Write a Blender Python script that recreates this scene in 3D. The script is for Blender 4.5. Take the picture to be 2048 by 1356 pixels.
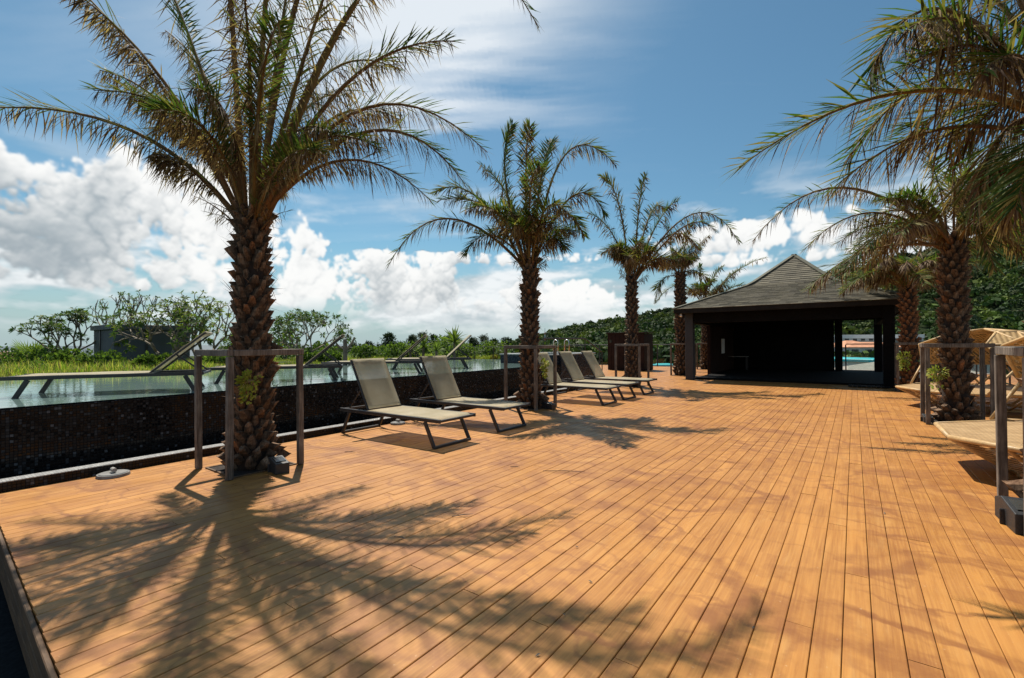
import bpy, math, random
import numpy as np
from mathutils import Vector, Matrix

for o in list(bpy.data.objects):
    bpy.data.objects.remove(o)
SC = bpy.context.scene
COL = SC.collection
R = math.radians
random.seed(7)

# ------------------------------------------------------------------ camera
FPX, EYE, YAW = 935.0, 1.30, R(36.19)
PITCH, ROLL = 8.0 / 935.0, 0.0063
fwd = Vector((-math.sin(YAW), math.cos(YAW), 0))
rgt = Vector((math.cos(YAW), math.sin(YAW), 0))
up = Vector((0, 0, 1))
f2 = fwd * math.cos(PITCH) + up * math.sin(PITCH)
u2 = up * math.cos(PITCH) - fwd * math.sin(PITCH)
r3 = rgt * math.cos(ROLL) - u2 * math.sin(ROLL)
u3 = u2 * math.cos(ROLL) + rgt * math.sin(ROLL)
CAMP = Vector((0, 0, EYE))
cam_d = bpy.data.cameras.new('camera')
cam = bpy.data.objects.new('camera', cam_d)
COL.objects.link(cam)
cam.matrix_world = Matrix(((r3.x, u3.x, -f2.x, 0), (r3.y, u3.y, -f2.y, 0), (r3.z, u3.z, -f2.z, EYE), (0, 0, 0, 1)))
cam_d.sensor_width = 36.0
cam_d.lens = 36.0 * FPX / 2048.0
cam_d.clip_start = 0.05
cam_d.clip_end = 60000
SC.camera = cam


def px(u, v, d):
    """a point of the place seen at (u, v) and d metres ahead of the lens"""
    return CAMP + f2 * d + r3 * (d * (u - 1024) / FPX) + u3 * (d * (678 - v) / FPX)


def depth(p):
    return (Vector(p) - CAMP).dot(f2)


def gx(u, v, z=0.0):
    """point where the sight line through (u, v) meets height z"""
    k = px(u, v, 1.0) - CAMP
    return CAMP + k * ((z - EYE) / k.z)


# ------------------------------------------------------------------ sun, sky, exposure
SUN = Vector((-0.48, 0.306, 1.0)).normalized()
sun_d = bpy.data.lights.new('sun', 'SUN')
sun_d.energy = 5.0
sun_d.angle = R(0.6)
sun_d.color = (1.0, 0.92, 0.80)
sun = bpy.data.objects.new('sun', sun_d)
COL.objects.link(sun)
sun.rotation_euler = SUN.to_track_quat('Z', 'Y').to_euler()

SC.view_settings.view_transform = 'Standard'
SC.view_settings.look = 'None'
SC.view_settings.exposure = 0.35
SC.view_settings.gamma = 1.0
SC.view_settings.use_curve_mapping = False


class NT:
    """small helper to wire nodes"""
    def __init__(s, tree):
        s.t = tree

    def n(s, typ, **kw):
        nd = s.t.nodes.new(typ)
        for k, v in kw.items():
            if k.startswith('i_'):
                nd.inputs[k[2:].replace('_', ' ')].default_value = v
            else:
                setattr(nd, k, v)
        return nd

    def l(s, a, b):
        s.t.links.new(a, b)

    def put(s, sock, v):
        if hasattr(v, 'node'):
            s.l(v, sock)
        else:
            sock.default_value = v

    def m(s, op, a, b=0.0, c=0.0, clamp=False):
        nd = s.n('ShaderNodeMath', operation=op, use_clamp=clamp)
        s.put(nd.inputs[0], a); s.put(nd.inputs[1], b); s.put(nd.inputs[2], c)
        return nd.outputs[0]

    def vm(s, op, a, b=None, scale=None):
        nd = s.n('ShaderNodeVectorMath', operation=op)
        s.put(nd.inputs[0], a)
        if b is not None:
            s.put(nd.inputs[1], b)
        if scale is not None:
            s.put(nd.inputs['Scale'], scale)
        return nd.outputs[1] if op in ('DOT_PRODUCT', 'LENGTH') else nd.outputs[0]

    def mix(s, f, a, b, blend='MIX'):
        nd = s.n('ShaderNodeMix', data_type='RGBA', blend_type=blend, clamp_factor=True)
        s.put(nd.inputs[0], f)
        for sock, v in ((nd.inputs[6], a), (nd.inputs[7], b)):
            if isinstance(v, (tuple, list)):
                v = tuple(v) + (1.0,) * (4 - len(v))
            s.put(sock, v)
        return nd.outputs[2]

    def noise(s, vec, scale, detail=4.0, rough=0.5, dist=0.0, out=0, dims='3D'):
        nd = s.n('ShaderNodeTexNoise', noise_dimensions=dims)
        if vec is not None:
            s.l(vec, nd.inputs['Vector'])
        nd.inputs['Scale'].default_value = scale
        nd.inputs['Detail'].default_value = detail
        nd.inputs['Roughness'].default_value = rough
        nd.inputs['Distortion'].default_value = dist
        return nd.outputs[out]

    def ramp(s, v, lo, hi, a=0.0, b=1.0, smooth=True):
        nd = s.n('ShaderNodeMapRange', interpolation_type='SMOOTHSTEP' if smooth else 'LINEAR')
        s.put(nd.inputs[0], v)
        s.put(nd.inputs[1], lo); s.put(nd.inputs[2], hi)
        s.put(nd.inputs[3], a); s.put(nd.inputs[4], b)
        return nd.outputs[0]

    def comb(s, x, y, z):
        nd = s.n('ShaderNodeCombineXYZ')
        s.put(nd.inputs[0], x); s.put(nd.inputs[1], y); s.put(nd.inputs[2], z)
        return nd.outputs[0]


SKY_STR = 0.08
world = bpy.data.worlds.new('World')
SC.world = world
world.use_nodes = True
W = NT(world.node_tree)
world.node_tree.nodes.clear()
wout = W.n('ShaderNodeOutputWorld')
wbg = W.n('ShaderNodeBackground')
wbg.inputs['Strength'].default_value = SKY_STR
W.l(wbg.outputs[0], wout.inputs[0])
sky = W.n('ShaderNodeTexSky', sky_type='NISHITA', sun_disc=False)
sky.sun_elevation = math.asin(SUN.z)
sky.sun_rotation = math.atan2(SUN.x, SUN.y)
sky.altitude = 20
sky.air_density = 1.0
sky.dust_density = 0.6
sky.ozone_density = 1.6
tc = W.n('ShaderNodeTexCoord')
D = tc.outputs['Generated']
sp = W.n('ShaderNodeSeparateXYZ')
W.l(D, sp.inputs[0])
DX, DY, DZ = sp.outputs[0], sp.outputs[1], sp.outputs[2]
el = W.m('MULTIPLY', W.m('ARCSINE', DZ), 57.2958)
az = W.m('ARCTAN2', DX, DY)                                   # 0 towards +Y, clockwise
elc = W.m('MAXIMUM', DZ, 0.0)
base = W.mix(1.0, sky.outputs[0], (0.64, 0.93, 0.93), 'MULTIPLY')
# pale band of sea haze low over the horizon
hz = W.ramp(el, -2.0, 13.0, 0.90, 0.0)
base = W.mix(hz, base, (0.335 / SKY_STR, 0.425 / SKY_STR, 0.455 / SKY_STR))

K = 0.80 / SKY_STR


def azel(u, v):
    k = (px(u, v, 1.0) - CAMP).normalized()
    return math.degrees(math.atan2(k.x, k.y)), math.degrees(math.asin(k.z))


def cloud_map(NA=3072, NE=640):
    """clouds of the whole upper sky on an azimuth/elevation grid, from filtered noise: RGB and cover"""
    rs = np.random.RandomState(11)
    dA, dE = 360.0 / NA, 75.0 / NE
    azg = (np.arange(NA) + .5) * dA - 180.0
    elg = (np.arange(NE) + .5) * dE
    fa = np.fft.fftfreq(NA, dA)[None, :]
    fe = np.fft.fftfreq(2 * NE, dE)[:, None]

    def fbm(slope, lo, hi, sa=1.0, se=1.0, seed=0):
        r_ = np.random.RandomState(seed)
        w = np.fft.fft2(r_.randn(2 * NE, NA).astype(np.float32))
        f = np.sqrt((fa * sa) ** 2 + (fe * se) ** 2) + 1e-9
        amp = f ** (-slope) * (1 - np.exp(-(f * lo) ** 4)) * np.exp(-(f * hi) ** 2)
        x = np.real(np.fft.ifft2(w * amp))[:NE]
        return ((x - x.mean()) / x.std()).astype(np.float32)
    E = elg[:, None]
    # heaped clouds
    heaps = [((95, 445), 25, 7.0), ((300, 475), 18, 5.0), ((250, 350), 5, 4.0), ((30, 365), 13, 3.6), ((400, 415), 8, 4.6), ((628, 480), 2.6, 2.9), ((560, 560), 11, 3.4),
             ((770, 585), 14, 3.5), ((905, 566), 5.5, 3.2), ((740, 545), 6.0, 2.6), ((1080, 608), 12, 2.8), ((950, 520), 15, 1.0), ((1560, 476), 13, 2.5), ((1480, 520), 12, 1.2), ((1200, 640), 10, 1.5)]
    hp = [azel(*c) + (w, h) for c, w, h in heaps]
    r_ = random.Random(12)
    hp += [(((30 + 25.0 * k + r_.uniform(-6, 6)) + 180) % 360 - 180, r_.uniform(6, 11), r_.uniform(9, 20), r_.uniform(2.6, 6.0)) for k in range(10)]
    md = np.full((NE, NA), -4.0, np.float32)
    for a0, e0, w, h in hp:
        da = (azg[None, :] - a0 + 180) % 360 - 180
        de = E - e0
        de = np.where(de < 0, de * 1.35, de)                       # flatter bases
        md = np.maximum(md, 1 - (da / w) ** 2 - (de / h) ** 2)
    n1 = fbm(1.9, 16.0, .05, 1.0, 1.15, 1)
    b1 = np.abs(fbm(1.5, 7.0, .75, 1.0, 1.1, 2))                   # lobes
    b2 = np.abs(fbm(1.4, 2.6, .28, 1.0, 1.1, 3))
    fi = fbm(1.6, 1.5, .06, 1.0, 1.1, 4)
    big = fbm(2.2, 30.0, 1.0, .8, 1.3, 5)
    md = np.where(md < 0, md * 2.2, md)
    soft = md * 1.0 + .50 * n1 + .44 * (b1 - .8) - .06
    f = soft + .13 * (b2 - .8) + .035 * fi
    cover = np.clip((f + .06) / .50, 0, 1)
    cover = cover * cover * (3 - 2 * cover) * np.clip((E - 2.4) / 3.0, 0, 1)
    T = np.sqrt(np.clip(f, 0, None))
    # light from above: what lies higher in the heap shades what lies lower
    sh = np.zeros(NA, np.float32)
    shade = np.zeros((NE, NA), np.float32)
    keep = math.exp(-dE / 3.2)
    for j in range(min(NE - 1, int(34 / dE)), -1, -1):
        shade[j] = sh
        sh = sh * keep + T[j] * dE
    ge, ga = np.gradient(T, dE, dA)
    slope = np.clip(.5 - .34 * ge + .06 * ga, 0, 1)
    lobe = np.clip(.30 + .50 * b1 + .12 * b2, 0, 1)                            # creases between lobes are greyer
    lum = .34 * slope + .34 * lobe +   .66 * np.exp(-.52 * shade) - .24 * np.clip(big, -1.2, 2)
    lum = np.clip(lum - .01, 0, 1)
    lum = (lum * lum * (3 - 2 * lum))[..., None]
    lo, hi = np.array([.36, .42, .46], np.float32), np.array([.97, .97, .955], np.float32)
    rgb = lo + (hi - lo) * lum
    A = cover * .98
    # streaks low over the horizon
    s1 = fbm(1.9, 22.0, .08, 2.6, .55, 7)
    s2 = fbm(1.6, 9.0, .05, 2.0, .6, 8)
    sc_ = np.clip((s1 + .35 * s2 + .05 + .9 * np.exp(-((E - 4.0) / 3.2) ** 2)) / 1.5, 0, 1) * np.clip((E - .3) / 2.5, 0, 1) * np.clip((19 - E) / 9, 0, 1) * .90
    sl = np.clip(.50 + .30 * s2 + .15 * s1, 0, 1)[..., None]
    srgb = np.array([.52, .59, .63], np.float32) * (1 - sl) + np.array([.92, .94, .95], np.float32) * sl
    # high veil, drawn out on a flat layer
    veil_n = fbm(1.7, 40.0, .06, 1.6, .7, 15)
    azr = np.radians(azg)[None, :]
    rho = 1.0 / np.tan(np.radians(np.clip(E, 3, 90)) * .94 + .06)
    xx, yy = rho * np.sin(azr + .55), rho * np.cos(azr + .55)
    vx = ((xx * 46 + 400) % NA).astype(np.int32); vy = ((yy * 95 + 300) % (NE - 1)).astype(np.int32)
    v1_ = veil_n[vy, vx]
    c0, c1 = azel(860, 120), azel(250, 60)
    broad = -.04 + .42 * np.exp(-(((azg[None, :] - c0[0]) / 17) ** 2 + ((E - c0[1]) / 13) ** 2)) + .05 * np.exp(-(((azg[None, :] - c1[0]) / 26) ** 2 + ((E - c1[1]) / 12) ** 2))
    n9 = fbm(1.8, 90.0, 1.2, .8, 1.0, 21)
    broad = broad + .30 * np.clip(n9 - .5, 0, 2) * (np.abs((azg[None, :] + 36 + 180) % 360 - 180) > 62)
    vc = np.clip(broad * (.85 + 1.35 * v1_) + .07 * np.clip(v1_ - .2, 0, 2), 0, .88) * np.clip((E - 8) / 10, 0, 1)
    vrgb = np.array([.84, .89, .93], np.float32)
    # lay the layers over one another
    a = vc; c = np.broadcast_to(vrgb, (NE, NA, 3)) * a[..., None]
    c = c * (1 - sc_[..., None]) + srgb * sc_[..., None]; a = a * (1 - sc_) + sc_
    c = c * (1 - A[..., None]) + rgb * A[..., None]; a = a * (1 - A) + A
    out = np.concatenate([c / np.maximum(a, 1e-3)[..., None] / 1.1, a[..., None]], 2).astype(np.float32)
    return np.clip(out, 0, 1)


cm = cloud_map()
img = bpy.data.images.new('cloud_layer', cm.shape[1], cm.shape[0], alpha=True, float_buffer=False)
img.colorspace_settings.name = 'Non-Color'
img.alpha_mode = 'CHANNEL_PACKED'
img.pixels.foreach_set(cm.ravel())
img.update()
ti = W.n('ShaderNodeTexImage', image=img, interpolation='Cubic', extension='EXTEND')
W.l(W.comb(W.m('MULTIPLY_ADD', az, 0.5 / math.pi, 0.5), W.m('MULTIPLY', el, 1.0 / 75.0), 0.0), ti.inputs[0])
base = W.mix(W.m('MULTIPLY', ti.outputs['Alpha'], W.ramp(el, -0.3, 0.3)), base, W.vm('SCALE', ti.outputs['Color'], scale=1.1 * K))
W.l(base, wbg.inputs['Color'])
world.cycles.sampling_method = 'MANUAL'
world.cycles.sample_map_resolution = 512

# ------------------------------------------------------------------ materials


def new_mat(name):
    m = bpy.data.materials.new(name)
    m.use_nodes = True
    t = NT(m.node_tree)
    m.node_tree.nodes.clear()
    out = t.n('ShaderNodeOutputMaterial')
    p = t.n('ShaderNodeBsdfPrincipled')
    t.l(p.outputs[0], out.inputs[0])
    t.out, t.p = out, p
    return m, t


def bump(t, h, strength=0.4, dist=0.01):
    b = t.n('ShaderNodeBump')
    b.inputs['Strength'].default_value = strength
    b.inputs['Distance'].default_value = dist
    t.l(h, b.inputs['Height'])
    t.l(b.outputs[0], t.p.inputs['Normal'])
    return b


def pos(t):
    return t.n('ShaderNodeNewGeometry').outputs['Position']


def attr(t, name='col'):
    return t.n('ShaderNodeAttribute', attribute_name=name)


def plain(name, col, rough=0.6, var=0.25, scale=6.0, metal=0.0, bmp=0.15, spec=0.5):
    m, t = new_mat(name)
    oc = t.n('ShaderNodeTexCoord').outputs['Object']
    n = t.noise(oc, scale, 6, 0.6)
    n2 = t.noise(oc, scale * 7, 4, 0.6)
    f = t.m('ADD', t.m('MULTIPLY', n, 0.7), t.m('MULTIPLY', n2, 0.3))
    a = tuple(c * (1 - var) for c in col)
    b = tuple(min(1.0, c * (1 + var)) for c in col)
    t.l(t.mix(t.ramp(f, 0.3, 0.7), a, b), t.p.inputs['Base Color'])
    t.l(t.ramp(n2, 0.3, 0.7, rough * 0.85, min(1, rough * 1.15)), t.p.inputs['Roughness'])
    t.p.inputs['Metallic'].default_value = metal
    t.p.inputs['Specular IOR Level'].default_value = spec
    if bmp:
        bump(t, n2, bmp, 0.01)
    return m


def leafy(name, rough=0.45, trans=0.35, gain=1.0):
    """foliage: colour from the face attribute, light passing through"""
    m, t = new_mat(name)
    c = attr(t).outputs['Color']
    n = t.noise(pos(t), 9.0, 3, 0.6)
    c = t.mix(t.ramp(n, 0.3, 0.7, 0.0, 0.5), c, t.mix(1.0, c, (0.55, 0.55, 0.5), 'MULTIPLY'))
    t.l(c, t.p.inputs['Base Color'])
    t.p.inputs['Roughness'].default_value = rough
    t.p.inputs['Specular IOR Level'].default_value = 0.18
    tr = t.n('ShaderNodeBsdfTranslucent')
    t.l(t.mix(1.0, c, (1.5 * gain, 1.6 * gain, 0.9 * gain), 'MULTIPLY'), tr.inputs[0])
    mx = t.n('ShaderNodeMixShader')
    mx.inputs[0].default_value = trans
    t.l(t.p.outputs[0], mx.inputs[1]); t.l(tr.outputs[0], mx.inputs[2])
    t.l(mx.outputs[0], t.out.inputs[0])
    return m


def mat_deck():
    m, t = new_mat('deck_timber')
    P = pos(t)
    rnd = attr(t, 'rnd').outputs['Fac']
    off = t.comb(t.m('MULTIPLY', rnd, 37.0), t.m('MULTIPLY', rnd, 91.0), 0.0)
    pv = t.vm('ADD', P, off)
    g1 = t.noise(t.vm('MULTIPLY', pv, (95, 2.2, 1)), 1.0, 5, 0.6)
    g2 = t.noise(t.vm('MULTIPLY', pv, (16, 1.1, 1)), 1.0, 4, 0.55, 0.4)
    big = t.noise(P, 0.55, 5, 0.6)
    bl = t.noise(t.vm('ADD', P, (7.3, 2.1, 0)), 2.3, 6, 0.62)
    c = t.mix(t.ramp(rnd, 0, 1, 0.0, 1.0, False), (0.35, 0.142, 0.031), (0.505, 0.224, 0.050))
    c = t.mix(t.ramp(big, 0.32, 0.68, 0.0, 0.55), c, (0.43, 0.205, 0.060))
    c = t.mix(t.ramp(g2, 0.3, 0.72, 0.0, 0.65), c, (0.29, 0.112, 0.026))
    sm = t.noise(t.vm('MULTIPLY', pv, (7.0, 1.6, 1)), 1.0, 6, 0.66, 0.5)
    c = t.mix(t.ramp(sm, 0.50, 0.72, 0.0, 0.48), c, (0.25, 0.092, 0.026))
    c = t.mix(t.ramp(sm, 0.46, 0.28, 0.0, 0.35), c, (0.56, 0.32, 0.11))
    c = t.mix(t.ramp(g1, 0.36, 0.7, 0.0, 0.5), c, (0.55, 0.272, 0.068))
    # reddish tide marks left where rain water stood and dried
    warp = t.vm('ADD', P, t.vm('SCALE', t.vm('SUBTRACT', t.noise(P, 1.6, 5, 0.6, out=1), (0.5, 0.5, 0.5)), scale=0.55))
    for sc_, o_, w_, k_ in ((0.52, 3.1, 0.012, 0.75), (0.83, 9.7, 0.009, 0.62), (0.37, 21.3, 0.008, 0.6), (1.3, 41.3, 0.010, 0.45)):
        q = t.noise(t.vm('ADD', t.vm('MULTIPLY', warp, (1.0, 1.7, 0)), (o_, o_ * 2, 0)), sc_, 2, 0.45)
        line = t.ramp(t.m('ABSOLUTE', t.m('SUBTRACT', q, 0.5)), w_ * 0.25, w_ * 2.6, 1.0, 0.0)
        line = t.m('MULTIPLY', line, t.ramp(bl, 0.36, 0.62, 0.12, 1.0))
        c = t.mix(t.m('MULTIPLY', line, k_), c, (0.23, 0.085, 0.024))
    c = t.mix(t.ramp(bl, 0.60, 0.82, 0.0, 0.4), c, (0.27, 0.11, 0.03))
    sp2 = t.noise(P, 46.0, 2, 0.5)
    c = t.mix(t.ramp(sp2, 0.70, 0.78, 0.0, 0.35), c, (0.62, 0.44, 0.26))
    t.l(c, t.p.inputs['Base Color'])
    t.l(t.ramp(bl, 0.3, 0.7, 0.42, 0.60), t.p.inputs['Roughness'])
    t.p.inputs['Specular IOR Level'].default_value = 0.34
    h = t.m('ADD', t.m('MULTIPLY', g1, 0.7), t.m('MULTIPLY', g2, 0.3))
    bump(t, h, 0.35, 0.004)
    return m


def mat_mosaic(name, size, cols, grout, rough=0.25, spot=0.0):
    m, t = new_mat(name)
    P = pos(t)
    nrm = t.n('ShaderNodeNewGeometry').outputs['Normal']
    q = t.vm('SCALE', P, scale=1.0 / size)
    q = t.vm('ADD', q, (0.37, 0.41, 0.29))
    fl = t.vm('FLOOR', q)
    fr = t.vm('SUBTRACT', t.vm('FRACTION', q), (0.5, 0.5, 0.5))
    ab = t.vm('ABSOLUTE', fr)
    # leave out the axis along the face normal
    na = t.vm('ABSOLUTE', nrm)
    ab = t.vm('MULTIPLY', ab, t.vm('SUBTRACT', (1, 1, 1), na))
    s = t.n('ShaderNodeSeparateXYZ'); t.l(ab, s.inputs[0])
    e = t.m('MAXIMUM', t.m('MAXIMUM', s.outputs[0], s.outputs[1]), s.outputs[2])
    joint = t.ramp(e, 0.40, 0.46)
    cell = t.vm('MULTIPLY', t.vm('ADD', fl, (0.5, 0.5, 0.5)), t.vm('SUBTRACT', (1, 1, 1), na))
    wn = t.n('ShaderNodeTexWhiteNoise', noise_dimensions='3D'); t.l(cell, wn.inputs['Vector'])
    cr = t.n('ShaderNodeValToRGB')
    cr.color_ramp.interpolation = 'CONSTANT'
    el_ = cr.color_ramp.elements
    el_[0].position = 0.0; el_[0].color = cols[0][1] + (1,)
    el_[1].position = cols[1][0]; el_[1].color = cols[1][1] + (1,)
    for p_, c_ in cols[2:]:
        x = el_.new(p_); x.color = c_ + (1,)
    t.l(wn.outputs['Value'], cr.inputs[0])
    c = t.mix(joint, cr.outputs[0], grout)
    if spot:
        st_ = t.noise(t.vm('MULTIPLY', P, (1, 1, 0.35)), 3.2, 5, 0.6)
        c = t.mix(t.ramp(st_, 0.64, 0.78, 0.0, spot), c, (0.30, 0.27, 0.24))
    t.l(c, t.p.inputs['Base Color'])
    t.l(t.m('ADD', t.m('MULTIPLY', joint, 0.5), t.m('MULTIPLY', wn.outputs['Value'], rough)), t.p.inputs['Roughness'])
    t.p.inputs['Specular IOR Level'].default_value = 0.22
    bump(t, t.m('SUBTRACT', t.m('MULTIPLY', wn.outputs['Value'], 0.3), joint), 0.6, 0.003)
    return m


def mat_water(name, col, scale, strength, rough=0.02):
    m, t = new_mat(name)
    P = pos(t)
    n1 = t.noise(t.vm('MULTIPLY', P, (1.0, 1.35, 1.0)), scale, 4, 0.55, 0.4)
    n2 = t.noise(P, scale * 3.3, 3, 0.5, 0.2)
    bump(t, t.m('ADD', n1, t.m('MULTIPLY', n2, 0.3)), strength, 0.05)
    t.p.inputs['Base Color'].default_value = col + (1,)
    t.p.inputs['Roughness'].default_value = rough
    t.p.inputs['IOR'].default_value = 1.33
    t.p.inputs['Specular IOR Level'].default_value = 0.6
    return m


def mat_wood(name, a, b, scale=(60, 60, 4)):
    m, t = new_mat(name)
    oc = t.n('ShaderNodeTexCoord').outputs['Object']
    oi = t.n('ShaderNodeObjectInfo').outputs['Random']
    v = t.vm('ADD', oc, t.comb(oi, t.m('MULTIPLY', oi, 13.0), t.m('MULTIPLY', oi, 5.0)))
    g = t.noise(t.vm('MULTIPLY', v, scale), 1.0, 5, 0.62, 0.3)
    w = t.noise(v, 5.0, 5, 0.6)
    c = t.mix(t.ramp(g, 0.3, 0.7), a, b)
    c = t.mix(t.ramp(w, 0.35, 0.7, 0.0, 0.6), c, tuple(x * 0.5 for x in a))
    t.l(c, t.p.inputs['Base Color'])
    t.p.inputs['Roughness'].default_value = 0.75
    bump(t, g, 0.5, 0.004)
    return m


def mat_sling():
    m, t = new_mat('sling_mesh_fabric')
    oc = t.n('ShaderNodeTexCoord').outputs['Object']
    n = t.noise(oc, 3.0, 5, 0.6)
    w = t.n('ShaderNodeTexWave', wave_type='BANDS'); t.l(oc, w.inputs['Vector']); w.inputs['Scale'].default_value = 60
    c = t.mix(t.ramp(n, 0.3, 0.7), (0.46, 0.40, 0.26), (0.56, 0.50, 0.35))
    t.l(c, t.p.inputs['Base Color'])
    t.p.inputs['Roughness'].default_value = 0.7
    bump(t, w.outputs['Fac'], 0.1, 0.002)
    tl = t.n('ShaderNodeBsdfTranslucent'); t.l(c, tl.inputs[0])
    m1 = t.n('ShaderNodeMixShader'); m1.inputs[0].default_value = 0.25
    t.l(t.p.outputs[0], m1.inputs[1]); t.l(tl.outputs[0], m1.inputs[2])
    tp = t.n('ShaderNodeBsdfTransparent')
    m2 = t.n('ShaderNodeMixShader'); m2.inputs[0].default_value = 0.33
    t.l(m1.outputs[0], m2.inputs[1]); t.l(tp.outputs[0], m2.inputs[2])
    t.l(m2.outputs[0], t.out.inputs[0])
    return m


def mat_weave(name, a, b, sc_=90.0, alpha=0.0):
    m, t = new_mat(name)
    oc = t.n('ShaderNodeTexCoord').outputs['Object']
    s = t.n('ShaderNodeSeparateXYZ'); t.l(oc, s.inputs[0])
    k = t.m('SINE', t.m('MULTIPLY', t.m('ADD', s.outputs[0], s.outputs[2]), sc_ * 2))
    j = t.m('SINE', t.m('MULTIPLY', s.outputs[1], sc_ * 2))
    wv = t.m('MULTIPLY', k, j)
    n = t.noise(oc, 6.0, 5, 0.6)
    n2 = t.noise(oc, 70.0, 3, 0.6)
    c = t.mix(t.ramp(t.m('ADD', n, t.m('MULTIPLY', n2, 0.4)), 0.5, 0.9), a, b)
    c = t.mix(t.ramp(wv, -0.9, 0.3, 0.75, 0.0), c, tuple(x * 0.4 for x in a))
    t.l(c, t.p.inputs['Base Color'])
    t.p.inputs['Roughness'].default_value = 0.65
    bump(t, wv, 0.5, 0.003)
    if alpha:
        tp = t.n('ShaderNodeBsdfTransparent')
        mx = t.n('ShaderNodeMixShader')
        t.l(t.ramp(wv, -0.3, 0.1, alpha, 0.0), mx.inputs[0])
        t.l(t.p.outputs[0], mx.inputs[1]); t.l(tp.outputs[0], mx.inputs[2])
        t.l(mx.outputs[0], t.out.inputs[0])
    return m


def mat_bark():
    m, t = new_mat('palm_leaf_bases')
    oc = t.n('ShaderNodeTexCoord').outputs['Object']
    oi = t.n('ShaderNodeObjectInfo').outputs['Random']
    P = pos(t)
    n = t.noise(P, 9.0, 5, 0.65)
    g = t.noise(t.vm('MULTIPLY', P, (60, 60, 9)), 1.0, 4, 0.6)
    c = t.mix(t.ramp(n, 0.34, 0.66), (0.062, 0.039, 0.025), (0.165, 0.115, 0.078))
    c = t.mix(t.ramp(oi, 0.84, 1.0, 0.0, 0.7), c, (0.20, 0.085, 0.035))
    c = t.mix(t.ramp(g, 0.42, 0.68, 0.0, 0.75), c, (0.035, 0.018, 0.010))
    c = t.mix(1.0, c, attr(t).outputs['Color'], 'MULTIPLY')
    t.l(c, t.p.inputs['Base Color'])
    t.p.inputs['Roughness'].default_value = 0.85
    t.p.inputs['Specular IOR Level'].default_value = 0.2
    bump(t, g, 0.6, 0.006)
    return m


def mat_shingle():
    m, t = new_mat('roof_shingle')
    c0 = attr(t).outputs['Color']
    n = t.noise(pos(t), 30.0, 4, 0.6)
    n2 = t.noise(pos(t), 1.2, 4, 0.6)
    c = t.mix(t.ramp(n, 0.3, 0.7, 0.0, 0.6), c0, t.mix(1.0, c0, (0.45, 0.45, 0.45), 'MULTIPLY'))
    c = t.mix(t.ramp(n2, 0.4, 0.7, 0.0, 0.35), c, (0.12, 0.108, 0.075))
    t.l(c, t.p.inputs['Base Color'])
    t.p.inputs['Roughness'].default_value = 0.85
    bump(t, n, 0.5, 0.006)
    return m


def mat_glass():
    m, t = new_mat('rail_glass')
    t.p.inputs['Base Color'].default_value = (0.8, 0.9, 0.88, 1)
    t.p.inputs['Roughness'].default_value = 0.03
    tp = t.n('ShaderNodeBsdfTransparent'); tp.inputs[0].default_value = (0.88, 0.93, 0.92, 1)
    gl = t.n('ShaderNodeBsdfGlossy'); gl.inputs['Roughness'].default_value = 0.03
    fr = t.n('ShaderNodeFresnel'); fr.inputs[0].default_value = 1.45
    mx = t.n('ShaderNodeMixShader')
    t.l(fr.outputs[0], mx.inputs[0]); t.l(tp.outputs[0], mx.inputs[1]); t.l(gl.outputs[0], mx.inputs[2])
    t.l(mx.outputs[0], t.out.inputs[0])
    return m


def mat_land(name, a, b, sc_):
    m, t = new_mat(name)
    n = t.noise(pos(t), sc_, 8, 0.65)
    t.l(t.mix(t.ramp(n, 0.3, 0.7), a, b), t.p.inputs['Base Color'])
    t.p.inputs['Roughness'].default_value = 0.95
    t.p.inputs['Specular IOR Level'].default_value = 0.1
    bump(t, n, 0.6, 1.0 / sc_)
    return m


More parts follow.
